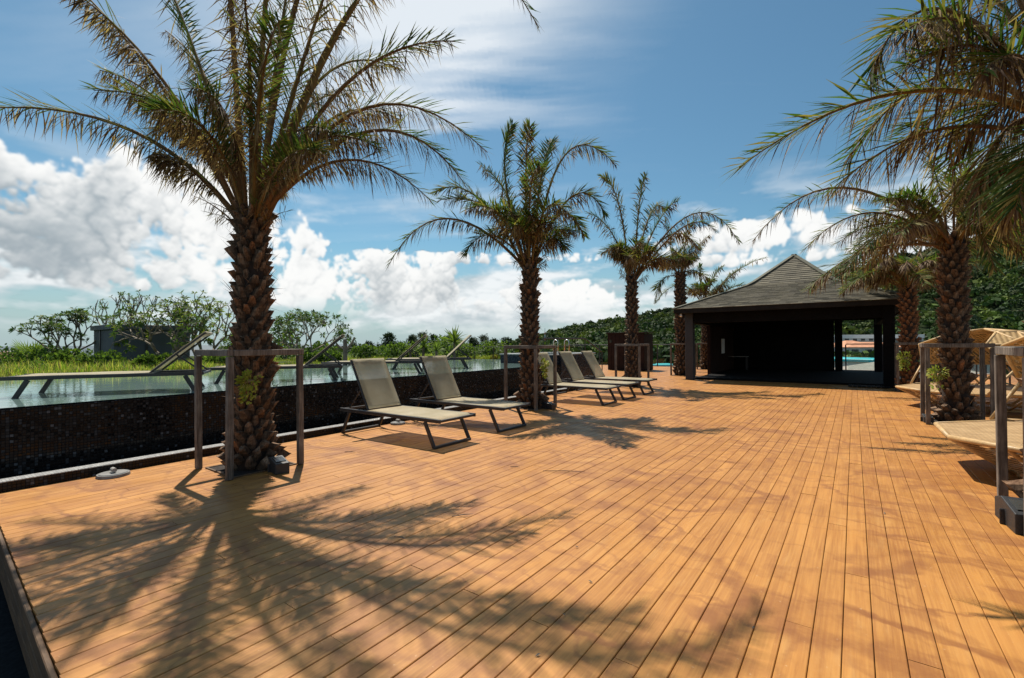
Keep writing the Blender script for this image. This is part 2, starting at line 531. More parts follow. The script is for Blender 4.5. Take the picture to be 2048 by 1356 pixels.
M = {
    'deck': mat_deck(),
    'fascia': mat_wood('shaded_edge_board', (0.10, 0.055, 0.026), (0.17, 0.10, 0.05), (4, 60, 60)),  # deck board brown, darkened: the end face's shade is put into the colour
    'under': plain('deck_underlay', (0.05, 0.035, 0.024), 0.9),
    'floor': plain('lower_floor_tile', (0.008, 0.008, 0.009), 0.8, spec=0.2),
    'tile': mat_mosaic('dark_pool_mosaic', 0.029, [(0, (0.005, 0.005, 0.006)), (0.55, (0.009, 0.009, 0.010)), (0.78, (0.012, 0.013, 0.015)), (0.90, (0.032, 0.035, 0.04)), (0.978, (0.085, 0.09, 0.10))], (0.0015, 0.0015, 0.002), 0.5, 0.12),
    'kerbtop': mat_mosaic('lit_kerb_mosaic', 0.024, [(0, (0.42, 0.42, 0.41)), (0.4, (0.52, 0.52, 0.5)), (0.75, (0.36, 0.36, 0.36))], (0.2, 0.2, 0.2), 0.4),  # gleam on the kerb top put into a paler tile colour
    'bluetile': mat_mosaic('blue_spa_mosaic', 0.024, [(0, (0.012, 0.02, 0.035)), (0.5, (0.02, 0.035, 0.055)), (0.85, (0.05, 0.07, 0.09))], (0.012, 0.015, 0.02), 0.4),
    'water': mat_water('pool_water', (0.15, 0.225, 0.21), 3.0, 0.06),
    'sea': mat_water('sea_water', (0.03, 0.055, 0.065), 0.05, 0.5, 0.35),
    'guard': mat_wood('weathered_guard_timber', (0.075, 0.058, 0.045), (0.26, 0.22, 0.18), (70, 70, 5)),
    'frame': plain('dark_lounger_frame', (0.028, 0.028, 0.03), 0.45, 0.2, 9, 0.0, 0.1),
    'sling': mat_sling(),
    'bark': mat_bark(),
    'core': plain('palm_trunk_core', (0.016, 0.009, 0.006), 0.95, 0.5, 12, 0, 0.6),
    'stalk': leafy('frond_stalk', 0.75, 0.04),
    'frond': leafy('frond_leaflets', 0.62, 0.36),
    'leaf': leafy('broad_leaves', 0.5, 0.32),
    'twig': plain('pale_bark', (0.24, 0.20, 0.15), 0.85, 0.4, 9, 0, 0.5),
    'grassm': leafy('grass_blades', 0.5, 0.45, 1.1),
    'soil': mat_land('planting_soil', (0.03, 0.045, 0.012), (0.06, 0.09, 0.02), 2.5),
    'box': plain('blue_grey_render', (0.085, 0.105, 0.125), 0.75, 0.15, 2.5),
    'boxtrim': plain('blue_grey_coping', (0.095, 0.115, 0.135), 0.6, 0.15, 2.5),
    'roof': mat_shingle(),
    'ridge': plain('roof_ridge', (0.10, 0.096, 0.066), 0.85, 0.25, 10),
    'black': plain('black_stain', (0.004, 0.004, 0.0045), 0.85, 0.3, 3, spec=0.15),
    'blackwood': plain('dark_stained_timber', (0.013, 0.010, 0.008), 0.75, 0.4, 4, spec=0.25),
    'greywall': plain('grey_painted_wall', (0.03, 0.031, 0.036), 0.7, 0.15, 2),
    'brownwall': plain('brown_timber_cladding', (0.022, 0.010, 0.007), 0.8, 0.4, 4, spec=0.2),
    'white': plain('white_paint', (0.78, 0.78, 0.76), 0.6, 0.08, 2),
    'metal': plain('brushed_steel', (0.60, 0.60, 0.60), 0.25, 0.1, 20, 1.0, 0.05),
    'railm': plain('dark_rail_metal', (0.05, 0.05, 0.055), 0.4, 0.2, 8, 0.6),
    'glass': mat_glass(),
    'rattan': mat_weave('woven_rattan_top', (0.35, 0.215, 0.092), (0.51, 0.34, 0.165), 42.0),
    'rattan2': mat_weave('woven_rattan_canopy', (0.36, 0.225, 0.09), (0.52, 0.35, 0.155), 38.0, 0.6),
    'pole': plain('bamboo_pole', (0.50, 0.33, 0.15), 0.5, 0.25, 8),
    'strand': plain('rattan_strand', (0.40, 0.25, 0.10), 0.6, 0.25, 8),
    'plastic': plain('black_lamp_housing', (0.02, 0.021, 0.023), 0.5, 0.25, 9),
    'lens': plain('lamp_lens', (0.05, 0.05, 0.045), 0.15, 0.2, 9),
    'plate': plain('grey_plate', (0.17, 0.17, 0.165), 0.6, 0.3, 14),
    'blob': leafy('forest_foliage', 0.7, 0.12),
    'hill': mat_land('forest_floor', (0.012, 0.022, 0.008), (0.03, 0.05, 0.014), 0.06),
    'land': mat_land('low_ground', (0.02, 0.035, 0.012), (0.05, 0.06, 0.025), 0.05),
    'redroof': plain('red_roof_tile', (0.22, 0.085, 0.045), 0.8, 0.3, 2),
    'orangeroof': plain('orange_roof_tile', (0.52, 0.24, 0.13), 0.8, 0.25, 1.0),
    'greyroof': plain('grey_roof_tile', (0.26, 0.235, 0.20), 0.8, 0.2, 2),
    'teal': plain('turquoise_sheet', (0.03, 0.42, 0.46), 0.5, 0.12, 1.5),
    'wallw': plain('pale_building_wall', (0.58, 0.57, 0.53), 0.8, 0.15, 0.3),
    'window': plain('dark_window', (0.02, 0.025, 0.03), 0.15, 0.2, 1),
    'mastred': plain('mast_red', (0.45, 0.06, 0.04), 0.6, 0.1, 1),
    'concrete': plain('grey_concrete', (0.30, 0.29, 0.27), 0.8, 0.2, 3),
    'bird': plain('dead_wood', (0.15, 0.115, 0.085), 0.9, 0.45, 10, 0, 0.6),
}


# ------------------------------------------------------------------ mesh helpers
class MB:
    def __init__(s):
        s.v, s.f, s.c = [], [], []
        s.col = None

    def add(s, vs, fs, col=None):
        o = len(s.v)
        s.v.extend([tuple(x) for x in vs])
        for f in fs:
            s.f.append(tuple(i + o for i in f))
            s.c.append(col or s.col or (0.5, 0.5, 0.5))
        return s

    def box(s, c, size, rot=None, b=0.0, col=None):
        hx, hy, hz_ = (k / 2 for k in size)
        if b <= 0:
            vs = [Vector((x * hx, y * hy, z * hz_)) for x in (-1, 1) for y in (-1, 1) for z in (-1, 1)]
            fs = [(0, 1, 3, 2), (4, 6, 7, 5), (0, 4, 5, 1), (2, 3, 7, 6), (0, 2, 6, 4), (1, 5, 7, 3)]
        else:
            b = min(b, hx * .9, hy * .9, hz_ * .9)
            vs, idx = [], {}
            for x in (-1, 1):
                for y in (-1, 1):
                    for z in (-1, 1):
                        for a in range(3):
                            p = [x * (hx - b), y * (hy - b), z * (hz_ - b)]
                            p[a] = (x * hx, y * hy, z * hz_)[a]
                            idx[(x, y, z, a)] = len(vs)
                            vs.append(Vector(p))
            fs = []
            for a in range(3):
                o1, o2 = [k for k in range(3) if k != a]
                for sg in (-1, 1):
                    q = []
                    for s1, s2 in ((-1, -1), (1, -1), (1, 1), (-1, 1)):
                        k = [0, 0, 0]; k[a] = sg; k[o1] = s1; k[o2] = s2
                        q.append(idx[(k[0], k[1], k[2], a)])
                    fs.append(tuple(q))
                for s1 in (-1, 1):
                    for s2 in (-1, 1):
                        q = []
                        for sg, ax in ((-1, o1), (1, o1), (1, o2), (-1, o2)):
                            k = [0, 0, 0]; k[a] = sg; k[o1] = s1; k[o2] = s2
                            q.append(idx[(k[0], k[1], k[2], ax)])
                        fs.append(tuple(q))
            for x in (-1, 1):
                for y in (-1, 1):
                    for z in (-1, 1):
                        fs.append((idx[(x, y, z, 0)], idx[(x, y, z, 1)], idx[(x, y, z, 2)]))
        c = Vector(c)
        vs = [(rot @ p if rot else p) + c for p in vs]
        return s.add(vs, fs, col)

    def bar(s, a, b, w, h, b_=0.004, upv=(0, 0, 1), col=None):
        a, b = Vector(a), Vector(b)
        t = (b - a)
        L = t.length
        t = t.normalized()
        x = Vector(upv).cross(t)
        if x.length < 1e-4:
            x = Vector((1, 0, 0)).cross(t)
        x.normalize()
        z = t.cross(x)
        rot = Matrix((x, t, z)).transposed()
        return s.box((a + b) / 2, (w, L, h), rot, b_, col)

    def tube(s, pts, rad, n=6, col=None, cap=True):
        pts = [Vector(p) for p in pts]
        if not isinstance(rad, (list, tuple)):
            rad = [rad] * len(pts)
        t0 = (pts[1] - pts[0]).normalized()
        x = t0.orthogonal().normalized()
        vs, fs = [], []
        for i, p in enumerate(pts):
            t = (pts[min(i + 1, len(pts) - 1)] - pts[max(i - 1, 0)]).normalized()
            x = (x - t * x.dot(t)).normalized()
            y = t.cross(x)
            for k in range(n):
                a = 2 * math.pi * k / n
                vs.append(p + (x * math.cos(a) + y * math.sin(a)) * rad[i])
        for i in range(len(pts) - 1):
            for k in range(n):
                k2 = (k + 1) % n
                fs.append((i * n + k, i * n + k2, (i + 1) * n + k2, (i + 1) * n + k))
        if cap:
            fs.append(tuple(range(n))[::-1])
            fs.append(tuple((len(pts) - 1) * n + k for k in range(n)))
        return s.add(vs, fs, col)

    def cyl(s, c, r, h, n=24, r2=None, col=None):
        c = Vector(c)
        r2 = r if r2 is None else r2
        vs = [c + Vector((r * math.cos(2 * math.pi * k / n), r * math.sin(2 * math.pi * k / n), 0)) for k in range(n)]
        vs += [c + Vector((r2 * math.cos(2 * math.pi * k / n), r2 * math.sin(2 * math.pi * k / n), h)) for k in range(n)]
        fs = [(k, (k + 1) % n, n + (k + 1) % n, n + k) for k in range(n)]
        fs += [tuple(range(n))[::-1], tuple(range(n, 2 * n))]
        return s.add(vs, fs, col)

    def mesh(s, name, mats, smooth=False):
        me = bpy.data.meshes.new(name)
        me.from_pydata(s.v, [], s.f)
        at = me.attributes.new('col', 'FLOAT_COLOR', 'FACE')
        at.data.foreach_set('color', np.array([tuple(c) + (1.0,) for c in s.c], dtype=np.float32).ravel())
        me.materials.append(M[mats] if isinstance(mats, str) else mats)
        if smooth:
            me.polygons.foreach_set('use_smooth', [True] * len(me.polygons))
        me.update()
        return me

    def build(s, name, mats, parent=None, smooth=False, loc=None):
        """link as one object; with loc the mesh is re-centred there"""
        if loc is not None:
            L = Vector(loc)
            s.v = [tuple(Vector(p) - L) for p in s.v]
        o = bpy.data.objects.new(name, s.mesh(name, mats, smooth))
        COL.objects.link(o)
        if loc is not None:
            o.location = loc
        if parent:
            o.parent = parent
        return o


def tag(o, label, cat=None, group=None, kind=None):
    o['label'] = label
    if cat:
        o['category'] = cat
    if group:
        o['group'] = group
    if kind:
        o['kind'] = kind
    return o


def thing(name, loc, label, cat, group=None, rz=0.0):
    o = bpy.data.objects.new(name, None)
    o.empty_display_size = 0.2
    COL.objects.link(o)
    o.location = loc
    o.rotation_euler = (0, 0, rz)
    return tag(o, label, cat, group)


def copy_tree(o, parent=None):
    c = o.copy()
    COL.objects.link(c)
    c.parent = parent
    for ch in list(o.children):
        copy_tree(ch, c)
    return c


def ngrid(n, m, fn):
    vs = [fn(i / n, j / m) for i in range(n + 1) for j in range(m + 1)]
    fs = [(i * (m + 1) + j, (i + 1) * (m + 1) + j, (i + 1) * (m + 1) + j + 1, i * (m + 1) + j + 1) for i in range(n) for j in range(m)]
    return vs, fs


# ------------------------------------------------------------------ the setting: deck
X0, XR = -6.13, 3.62            # kerb line and right edge of the deck
Y0, Y1 = 0.47, 25.2
YP = 13.75                      # far end of the pool
PITCHW, GAP, TH = 0.1085, 0.0032, 0.024


def ynear(x):
    """the near end of the deck is cut slightly out of square"""
    return .437 - .0445 * (x + 2.5)


def lower():
    o = MB().add([(-12, -9, -.34), (9, -9, -.34), (9, Y0 + .4, -.34), (-12, Y0 + .4, -.34)], [(0, 1, 2, 3)]).build('lower_floor', 'floor')
    tag(o, 'dark tiled floor one step below the near end of the deck', kind='structure')


lower()
deck = MB()
deck.box(((X0 + XR) / 2, (Y0 + .25 + Y1) / 2, -.19), (XR - X0 - .04, Y1 - Y0 - .29, .30))
deck.box(((-14.5 + X0) / 2 - .03, (YP + Y1) / 2 + .06, -.19), (X0 + 14.5, Y1 - YP - .16, .30))
deck = deck.build('deck', 'under')
tag(deck, 'broad brown plank deck running from the pool to the pavilion', kind='structure')


def plank_mesh(mb, x, ya, yb, z=0.0):
    w, c = (PITCHW - GAP) / 2, 0.0028
    prof = [(-w, -TH), (w, -TH), (w, -c), (w - c, 0), (-w + c, 0), (-w, -c)]
    n = len(prof)
    vs = [(x + a, ya, z + b) for a, b in prof] + [(x + a, yb, z + b) for a, b in prof]
    fs = [(i, n + i, n + (i + 1) % n, (i + 1) % n) for i in range(n)] + [tuple(range(n)), tuple(range(n, 2 * n))[::-1]]
    mb.add(vs, [f[::-1] for f in fs])


planks = []
row = 0
x = X0 + PITCHW / 2
while x < XR:
    y = ynear(x)
    off = (0.0, 1.45, 0.72, 2.1)[row % 4]
    first = True
    while y < Y1 - 0.02:
        ln = 2.9 - (off if first else 0.0)
        first = False
        ye = min(y + ln, Y1)
        planks.append((x, y + .0015, ye - .0015, random.random(), random.uniform(-.0012, .0012)))
        y = ye
    x += PITCHW
    row += 1
x = X0 - PITCHW / 2
while x > -14.4:
    y = YP + .03
    first = True
    off = (0.0, 1.45, 0.72, 2.1)[row % 4]
    while y < Y1 - 0.02:
        ln = 2.9 - (off if first else 0.0)
        first = False
        ye = min(y + ln, Y1)
        planks.append((x, y + .0015, ye - .0015, random.random(), 0.0))
        y = ye
    x -= PITCHW
    row += 1


def plank_rank(p):
    best, cnt = 0.0, 0
    for k in range(9):
        q = Vector((p[0], p[1] + (p[2] - p[1]) * k / 8, 0))
        d = depth(q)
        if d < 0.3:
            continue
        u = 1024 + FPX * (q - CAMP).dot(r3) / d
        v = 678 - FPX * (q - CAMP).dot(u3) / d
        if -60 < u < 2110 and v < 1420:
            cnt += 1.0 / (d * d * d)
    return -cnt * (p[2] - p[1])


planks.sort(key=plank_rank)
rest_mb, rest_r = MB(), []
for i, (x, ya, yb, rn, dz) in enumerate(planks):
    if i < 296:
        mb = MB()
        plank_mesh(mb, x, ya, yb, dz)
        o = mb.build('plank', 'deck', deck, loc=(x, (ya + yb) / 2, 0))
        a = o.data.attributes.new('rnd', 'FLOAT', 'FACE')
        a.data.foreach_set('value', [rn] * len(o.data.polygons))
    else:
        plank_mesh(rest_mb, x, ya, yb, dz)
        rest_r += [rn] * 8
o = rest_mb.build('far_planks', 'deck', deck)
o['kind'] = 'stuff'
a = o.data.attributes.new('rnd', 'FLOAT', 'FACE')
a.data.foreach_set('value', rest_r)
# edge boards of the near end of the deck
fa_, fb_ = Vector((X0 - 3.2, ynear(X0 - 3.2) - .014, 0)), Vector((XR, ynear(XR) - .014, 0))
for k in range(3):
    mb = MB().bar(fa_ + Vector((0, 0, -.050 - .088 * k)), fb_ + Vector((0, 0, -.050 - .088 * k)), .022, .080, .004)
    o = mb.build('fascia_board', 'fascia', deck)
mb = MB().bar(fa_ + Vector((0, .16, -.16)), fb_ + Vector((0, .16, -.16)), .26, .24, 0)
mb.build('edge_joist', 'black', deck)

# ------------------------------------------------------------------ pool
WZ = 0.692
XW, XF, YN = -6.75, -12.25, -9.0
pool = thing('swimming_pool', (XW, 2, 0), 'raised overflow pool with dark mosaic wall beside the deck', 'pool')
pinv = Vector((XW, 2, 0))


def sub(mb, name, mat, parent, origin, smooth=False):
    """build a child whose mesh is given in world coordinates"""
    L = Vector(origin)
    mb.v = [tuple(Vector(p) - L) for p in mb.v]
    o = mb.build(name, mat, parent, smooth)
    return o


sub(MB().box((XW - .125, (YN + YP) / 2, WZ / 2 - .153), (.25, YP - YN, WZ + .29), b=.012), 'pool_wall', 'tile', pool, pinv)
sub(MB().box((XF + .1, (YN + YP) / 2, WZ / 2 - .153), (.2, YP - YN, WZ + .29), b=.01), 'far_wall', 'tile', pool, pinv)
sub(MB().box(((XW + XF) / 2, YP - .1, WZ / 2 - .153), (XW - XF - .46, .2, WZ + .29), b=.01), 'end_wall', 'tile', pool, pinv)
sub(MB().box(((XW + XF) / 2, (YN + YP) / 2 - .1, .28), (XW - XF - .46, YP - YN - .2, .60)), 'shelf', 'bluetile', pool, pinv)
vs, fs = ngrid(2, 2, lambda a, b: (XF + .004 + (XW - XF - .008) * a, YN + (YP - YN - .004) * b, WZ))
w = MB().add(vs, [f[::-1] if False else f for f in fs])
water = sub(w, 'water', 'water', pool, pinv)
kerb = MB()
kerb.box((X0 - .075, (YN + YP) / 2, .02), (.145, YP - YN, .125), b=.004)
kerb = kerb.build('kerb', 'tile')
tag(kerb, 'low mosaic kerb with top coloured as lit along the foot of the pool wall', kind='structure')
o = MB().box((X0 - .075, (YN + YP) / 2, .0875), (.15, YP - YN, .010), b=.002).build('kerb_top', 'kerbtop', kerb)
gut = MB().box(((X0 - .145 + XW) / 2, (YN + YP) / 2, -.02), (X0 - .15 - XW - .004, YP - YN, .05)).build('gutter', 'under')
tag(gut, 'dark overflow gutter between the kerb and the pool wall', kind='structure')

# spa block at the far end of the pool
SX0, SX1, SY0, SY1, SZ = -8.75, -6.80, 11.35, 13.72, 0.94
spa = thing('spa_tub', ((SX0 + SX1) / 2, (SY0 + SY1) / 2, 0), 'raised dark blue mosaic spa tub at the far pool end', 'spa')
so = spa.location.copy()
t_ = .22
for nm, c, s_ in (('spa_wall', ((SX0 + SX1) / 2, SY0 + t_ / 2, SZ / 2), (SX1 - SX0, t_, SZ)), ('spa_wall', ((SX0 + SX1) / 2, SY1 - t_ / 2, SZ / 2), (SX1 - SX0, t_, SZ)),
                 ('spa_wall', (SX0 + t_ / 2, (SY0 + SY1) / 2, SZ / 2), (t_, SY1 - SY0 - 2 * t_ - .004, SZ)), ('spa_wall', (SX1 - t_ / 2 + .03, (SY0 + SY1) / 2, SZ / 2), (t_ + .06, SY1 - SY0 - 2 * t_ - .004, SZ))):
    sub(MB().box(c, s_, b=.008), nm, 'bluetile', spa, so)
for a, b in (((SX0 - .02, SY0 - .02), (SX1 + .08, SY0 + .26)), ((SX0 - .02, SY1 - .26), (SX1 + .08, SY1 + .02)), ((SX0 - .02, SY0 + .264), (SX0 + .26, SY1 - .264)), ((SX1 - .22, SY0 + .264), (SX1 + .08, SY1 - .264))):
    sub(MB().box(((a[0] + b[0]) / 2, (a[1] + b[1]) / 2, SZ + .02), (b[0] - a[0], b[1] - a[1], .036), b=.004), 'coping', 'kerbtop', spa, so)
vs, fs = ngrid(1, 1, lambda a, b: (SX0 + .2 + (SX1 - SX0 - .4) * a, SY0 + .2 + (SY1 - SY0 - .4) * b, SZ - .06))
sub(MB().add(vs, fs), 'spa_water', 'water', spa, so)
# steel grab rails on the spa rim
for i, u_ in enumerate((1107, 1129)):
    b_ = gx(u_, 704, SZ + .03)
    gr = thing('grab_rail', b_, ('curved steel grab rail on the spa rim, the one nearer the pool', 'curved steel grab rail on the spa rim, the one nearer the brown cabinet')[i], 'grab rail', 'steel grab rails on the spa rim')
    pts = [(0, 0, 0), (0, 0, .34)] + [(.09 - .09 * math.cos(a), .0, .34 + .09 * math.sin(a)) for a in (.5, 1.05, 1.57, 2.1, 2.64)] + [(.18, 0, .34), (.18, 0, 0)]
    MB().tube(pts, .02, 8).build('rail', 'metal', gr, True)
    MB().cyl((0, 0, -.005), .045, .015, 12).build('base_flange', 'metal', gr)
    MB().cyl((.18, 0, -.005), .045, .015, 12).build('base_flange', 'metal', gr)

# hand rail of the steps behind the spa
hb = gx(1128, 768, 0)
hr = thing('stair_handrail', (-8.6, 14.4, 0), 'dark stair handrail sloping down behind the spa tub', 'handrail')
L_ = Vector((-8.6, 14.4, 0))
q1, q2, q3 = px(1086, 677, 16.6) - L_, px(1170, 677, 17.2) - L_, px(1204, 704, 17.5) - L_
MB().tube([q1, q2, q3], .022, 8).build('top_rail', 'railm', hr)
for q in (q1, q1.lerp(q2, .5), q2, q3):
    MB().tube([Vector((q.x, q.y, -.02)), q], .018, 6).build('post', 'railm', hr)
q4, q5 = q1 - Vector((0, 0, .28)), q2 - Vector((0, 0, .28))
MB().tube([q4, q5], .012, 6).build('lower_rail', 'railm', hr)


# ------------------------------------------------------------------ loungers
def make_lounger(name, back_deg, label, group, loc, rz):
    t = thing(name, loc, label, 'lounger', group, rz)
    HW, RZ = .33, .345
    for s in (-1, 1):
        MB().bar((-1.01, s * HW, RZ), (1.01, s * HW, RZ), .03, .045).build('side_rail', 'frame', t)
    for xx in (-.99, .985):
        MB().bar((xx, -HW + .016, RZ - .002), (xx, HW - .016, RZ - .002), .035, .03).build('crossbar', 'frame', t)
    for s in (-1, 1):
        MB().bar((.74, s * (HW - .002), RZ - .023), (.90, s * (HW - .002), .018), .028, .05, upv=(1, 0, 0)).build('leg', 'frame', t)
        MB().bar((-.80, s * (HW - .002), RZ - .023), (-.96, s * (HW - .002), .018), .028, .05, upv=(1, 0, 0)).build('leg', 'frame', t)
    for xx in (.905, -.965):
        MB().bar((xx, -HW - .012, .016), (xx, HW + .012, .016), .05, .03).build('foot_bar', 'frame', t)
    rr = random.Random(int(loc[1] * 100))
    p1, p2 = rr.uniform(0, 6), rr.uniform(0, 6)

    def seat(a, b):
        xx = -.40 + 1.38 * a
        yy = -HW + .012 + (2 * HW - .024) * b
        sag = -.022 * math.sin(math.pi * b) * math.sin(math.pi * min(1, a * 1.05)) + .003 * math.sin(9 * a + p1 + 4 * b)
        return (xx, yy, RZ + .024 + sag - (.03 * max(0, (a - .95) / .05)))
    vs, fs = ngrid(14, 6, seat)
    ob = MB().add(vs, fs).build('seat_sling', 'sling', t, True)
    md = ob.modifiers.new('thick', 'SOLIDIFY'); md.thickness = .004
    a0 = R(back_deg)
    hx, hz0, L = -.42, RZ + .02, .80
    c_, s_ = -math.cos(a0), math.sin(a0)
    BW = HW - .04
    br = bpy.data.objects.new('backrest', None); COL.objects.link(br); br.parent = t
    br.location = (hx, 0, hz0)
    for s in (-1, 1):
        MB().bar((0, s * BW, 0), (c_ * L, s * BW, s_ * L), .024, .034, upv=(0, 1, 0)).build('back_rail', 'frame', br)
        # prop that holds the back up
        MB().bar((c_ * L * .45, s * (BW - .03), s_ * L * .45), (c_ * L * .45 - .30, s * (BW - .03), .012 - .02), .014, .02).build('prop', 'frame', br)
    for k in (0.02, .985):
        MB().bar((c_ * L * k, -BW + .013, s_ * L * k), (c_ * L * k, BW - .013, s_ * L * k), .022, .022).build('back_crossbar', 'frame', br)
    nx, nz = s_, -c_          # facing the sitter

    def back(a, b):
        yy = -BW + .004 + (2 * BW - .008) * b
        sag = -.02 * math.sin(math.pi * b) * math.sin(math.pi * a)
        wr = .006 * math.sin(23 * a + 5 * b + p2) * max(0, (a - .72) / .28) * math.sin(math.pi * b + .4)
        o_ = .018 + sag + wr
        return (c_ * L * (.02 + .985 * a) + nx * o_, yy, s_ * L * (.02 + .985 * a) + nz * o_)
    vs, fs = ngrid(16, 6, back)
    ob = MB().add(vs, fs).build('back_sling', 'sling', br, True)
    md = ob.modifiers.new('thick', 'SOLIDIFY'); md.thickness = .004

    def pocket(a, b):
        yy = -BW - .012 + (2 * BW + .024) * b
        an = -.6 + 4.2 * a
        rad = .026 + .004 * math.sin(9 * b + p1) * math.sin(3 * a)
        ln_ = L * .985 + (rad * math.cos(an) if an < 2.2 else -.05 * (an - 2.2) - .015)
        of = rad * math.sin(an) * -1 + .004
        return (c_ * ln_ + nx * of, yy, s_ * ln_ + nz * of)
    vs, fs = ngrid(10, 8, pocket)
    MB().add(vs, fs).build('head_pocket', 'sling', br, True)
    return t


LABELS = ['beige sling lounger with dark frame closest to the camera on the deck', 'second beige deck lounger, between the closest one and the middle palm',
          'third beige deck lounger, first beyond the middle palm', 'fourth beige deck lounger, in the middle of the far three', 'fifth beige deck lounger, last in the row beside the spa tub']
for i, (yc, rz) in enumerate(((4.40, .012), (5.72, -.01), (9.20, .008), (10.30, -.012), (11.53, .01))):
    make_lounger('sun_lounger', (61, 62, 60, 61, 60)[i], LABELS[i], 'loungers on the deck along the pool', (-5.09, yc, 0), rz)
PLAB = ['beige lounger standing in the shallow pool water in front of the grey box', 'beige lounger standing in the pool behind the large palm trunk',
        'third beige lounger in the pool, seen beyond the closest deck lounger', 'last beige lounger in the pool, closest to the spa tub']
pd = Vector((.47, .883, 0))
pn = Vector((-.883, .47, 0))
for i, (hx, hy, th) in enumerate(((-7.32, 2.1, 28), (-7.34, 4.2, 37), (-7.5, 6.25, 46), (-7.9, 8.15, 44))):
    pd = Vector((math.sin(R(th)), math.cos(R(th)), 0))
    pn = Vector((-pd.y, pd.x, 0))
    c = Vector((hx, hy, 0)) - pd * .42 + pn * .33
    # local -x (head) points along pd
    make_lounger('pool_lounger', (41, 40, 41, 43)[i], PLAB[i], 'loungers standing in the pool', (c.x, c.y, WZ - .115), math.atan2(-pd.y, -pd.x) + (.0, .02, -.02, .01)[i])


# ------------------------------------------------------------------ palms
def bez(a, b, c, t):
    return a * (1 - t) ** 2 + b * 2 * t * (1 - t) + c * t * t


GREENS = [(0.048, 0.098, 0.020), (0.066, 0.125, 0.024), (0.036, 0.075, 0.020), (0.10, 0.14, 0.03)]
OLIVE = [(0.15, 0.15, 0.04), (0.105, 0.12, 0.034), (0.22, 0.185, 0.06)]
DEAD = [(0.36, 0.26, 0.13), (0.17, 0.10, 0.055), (0.12, 0.068, 0.038), (0.26, 0.18, 0.11), (0.08, 0.045, 0.027)]


def frond_mesh(P0, M_, P2, seed, nl=80, L=.36, dead=.3, axis=None, wid=.011, thin=1.0):
    """stalk + leaflets; dead gives the share of dried, hanging leaflets"""
    rr = random.Random(seed)
    P1 = M_ * 2 - (P0 + P2) * .5
    stalk, lf = MB(), MB()
    pts = [bez(P0, P1, P2, k / 14) for k in range(15)]
    length = sum((pts[k + 1] - pts[k]).length for k in range(14))
    rb = .021 * min(1.3, length / 2.2) + .006
    sc0 = (0.21, 0.135, 0.045) if dead < .6 else (0.19, 0.105, 0.045)
    stalk.tube(pts, [rb * (1 - .86 * k / 14) for k in range(15)], 5, sc0)
    Z = Vector((0, 0, 1))
    dead_tip = rr.random() < .35
    for i in range(nl):
        t = .10 + .895 * (i + rr.uniform(-.3, .3)) / nl
        t = min(.998, max(.06, t))
        p = bez(P0, P1, P2, t)
        T = (bez(P0, P1, P2, min(1, t + .01)) - bez(P0, P1, P2, max(0, t - .01))).normalized()
        outw = Vector((p.x - axis.x, p.y - axis.y, 0))
        outw = outw.normalized() if outw.length > 1e-3 else Vector((1, 0, 0))
        N = Z - outw * .5
        N = (N - T * N.dot(T)).normalized()
        S = T.cross(N).normalized()
        spine = t < .24
        prof = (.35 + .65 * min(1, max(0, t - .24) / .2)) * (1 if t < .72 else 1 - .55 * (t - .72) / .28)
        pdead = dead * (1.35 - .7 * t) if not dead_tip else dead * (.7 + .5 * t)
        for sd in (-1, 1):
            if rr.random() > (thin if not spine else .38):
                continue
            dd = rr.random() < pdead
            fa = R(rr.uniform(30, 50) + 22 * t)
            ln = L * prof * rr.uniform(.8, 1.12)
            vn = rr.uniform(-.12, .55)
            dr = S * (sd * math.cos(fa)) + T * math.sin(fa) + N * vn
            if spine:
                ln = L * rr.uniform(.12, .36); dr = S * sd + T * rr.uniform(.2, 1.2) + N * rr.uniform(-.3, .6); dd = rr.random() < .7
            dr.normalize()
            g = .16
            wd = wid * rr.uniform(.8, 1.25) * (.45 if spine else 1)
            if dd:
                col = rr.choice(DEAD)
                dr = (dr * rr.uniform(.25, .8) + Vector((rr.uniform(-.3, .3), rr.uniform(-.3, .3), -rr.uniform(.3, 1.1)))).normalized()
                g = rr.uniform(.2, .55); wd *= .8; ln *= rr.uniform(.6, 1.0)
            else:
                col = rr.choice(OLIVE) if rr.random() < .2 + .4 * dead else rr.choice(GREENS)
            k = rr.uniform(.75, 1.25)
            col = tuple(c * k for c in col)
            wv = dr.cross(N if abs(dr.dot(N)) < .9 else S).normalized()
            wv = (wv + N * rr.uniform(-.5, .5)).normalized()
            m_ = p + dr * (ln * .5) - Z * (g * ln * .14)
            e_ = p + dr * ln - Z * (g * ln * .62)
            (stalk if spine else lf).add([p - wv * wd * .45, p + wv * wd * .45, m_ + wv * wd, m_ - wv * wd, e_], [(0, 1, 2, 3), (3, 2, 4)], col)
    return stalk, lf


_boot_cache = {}


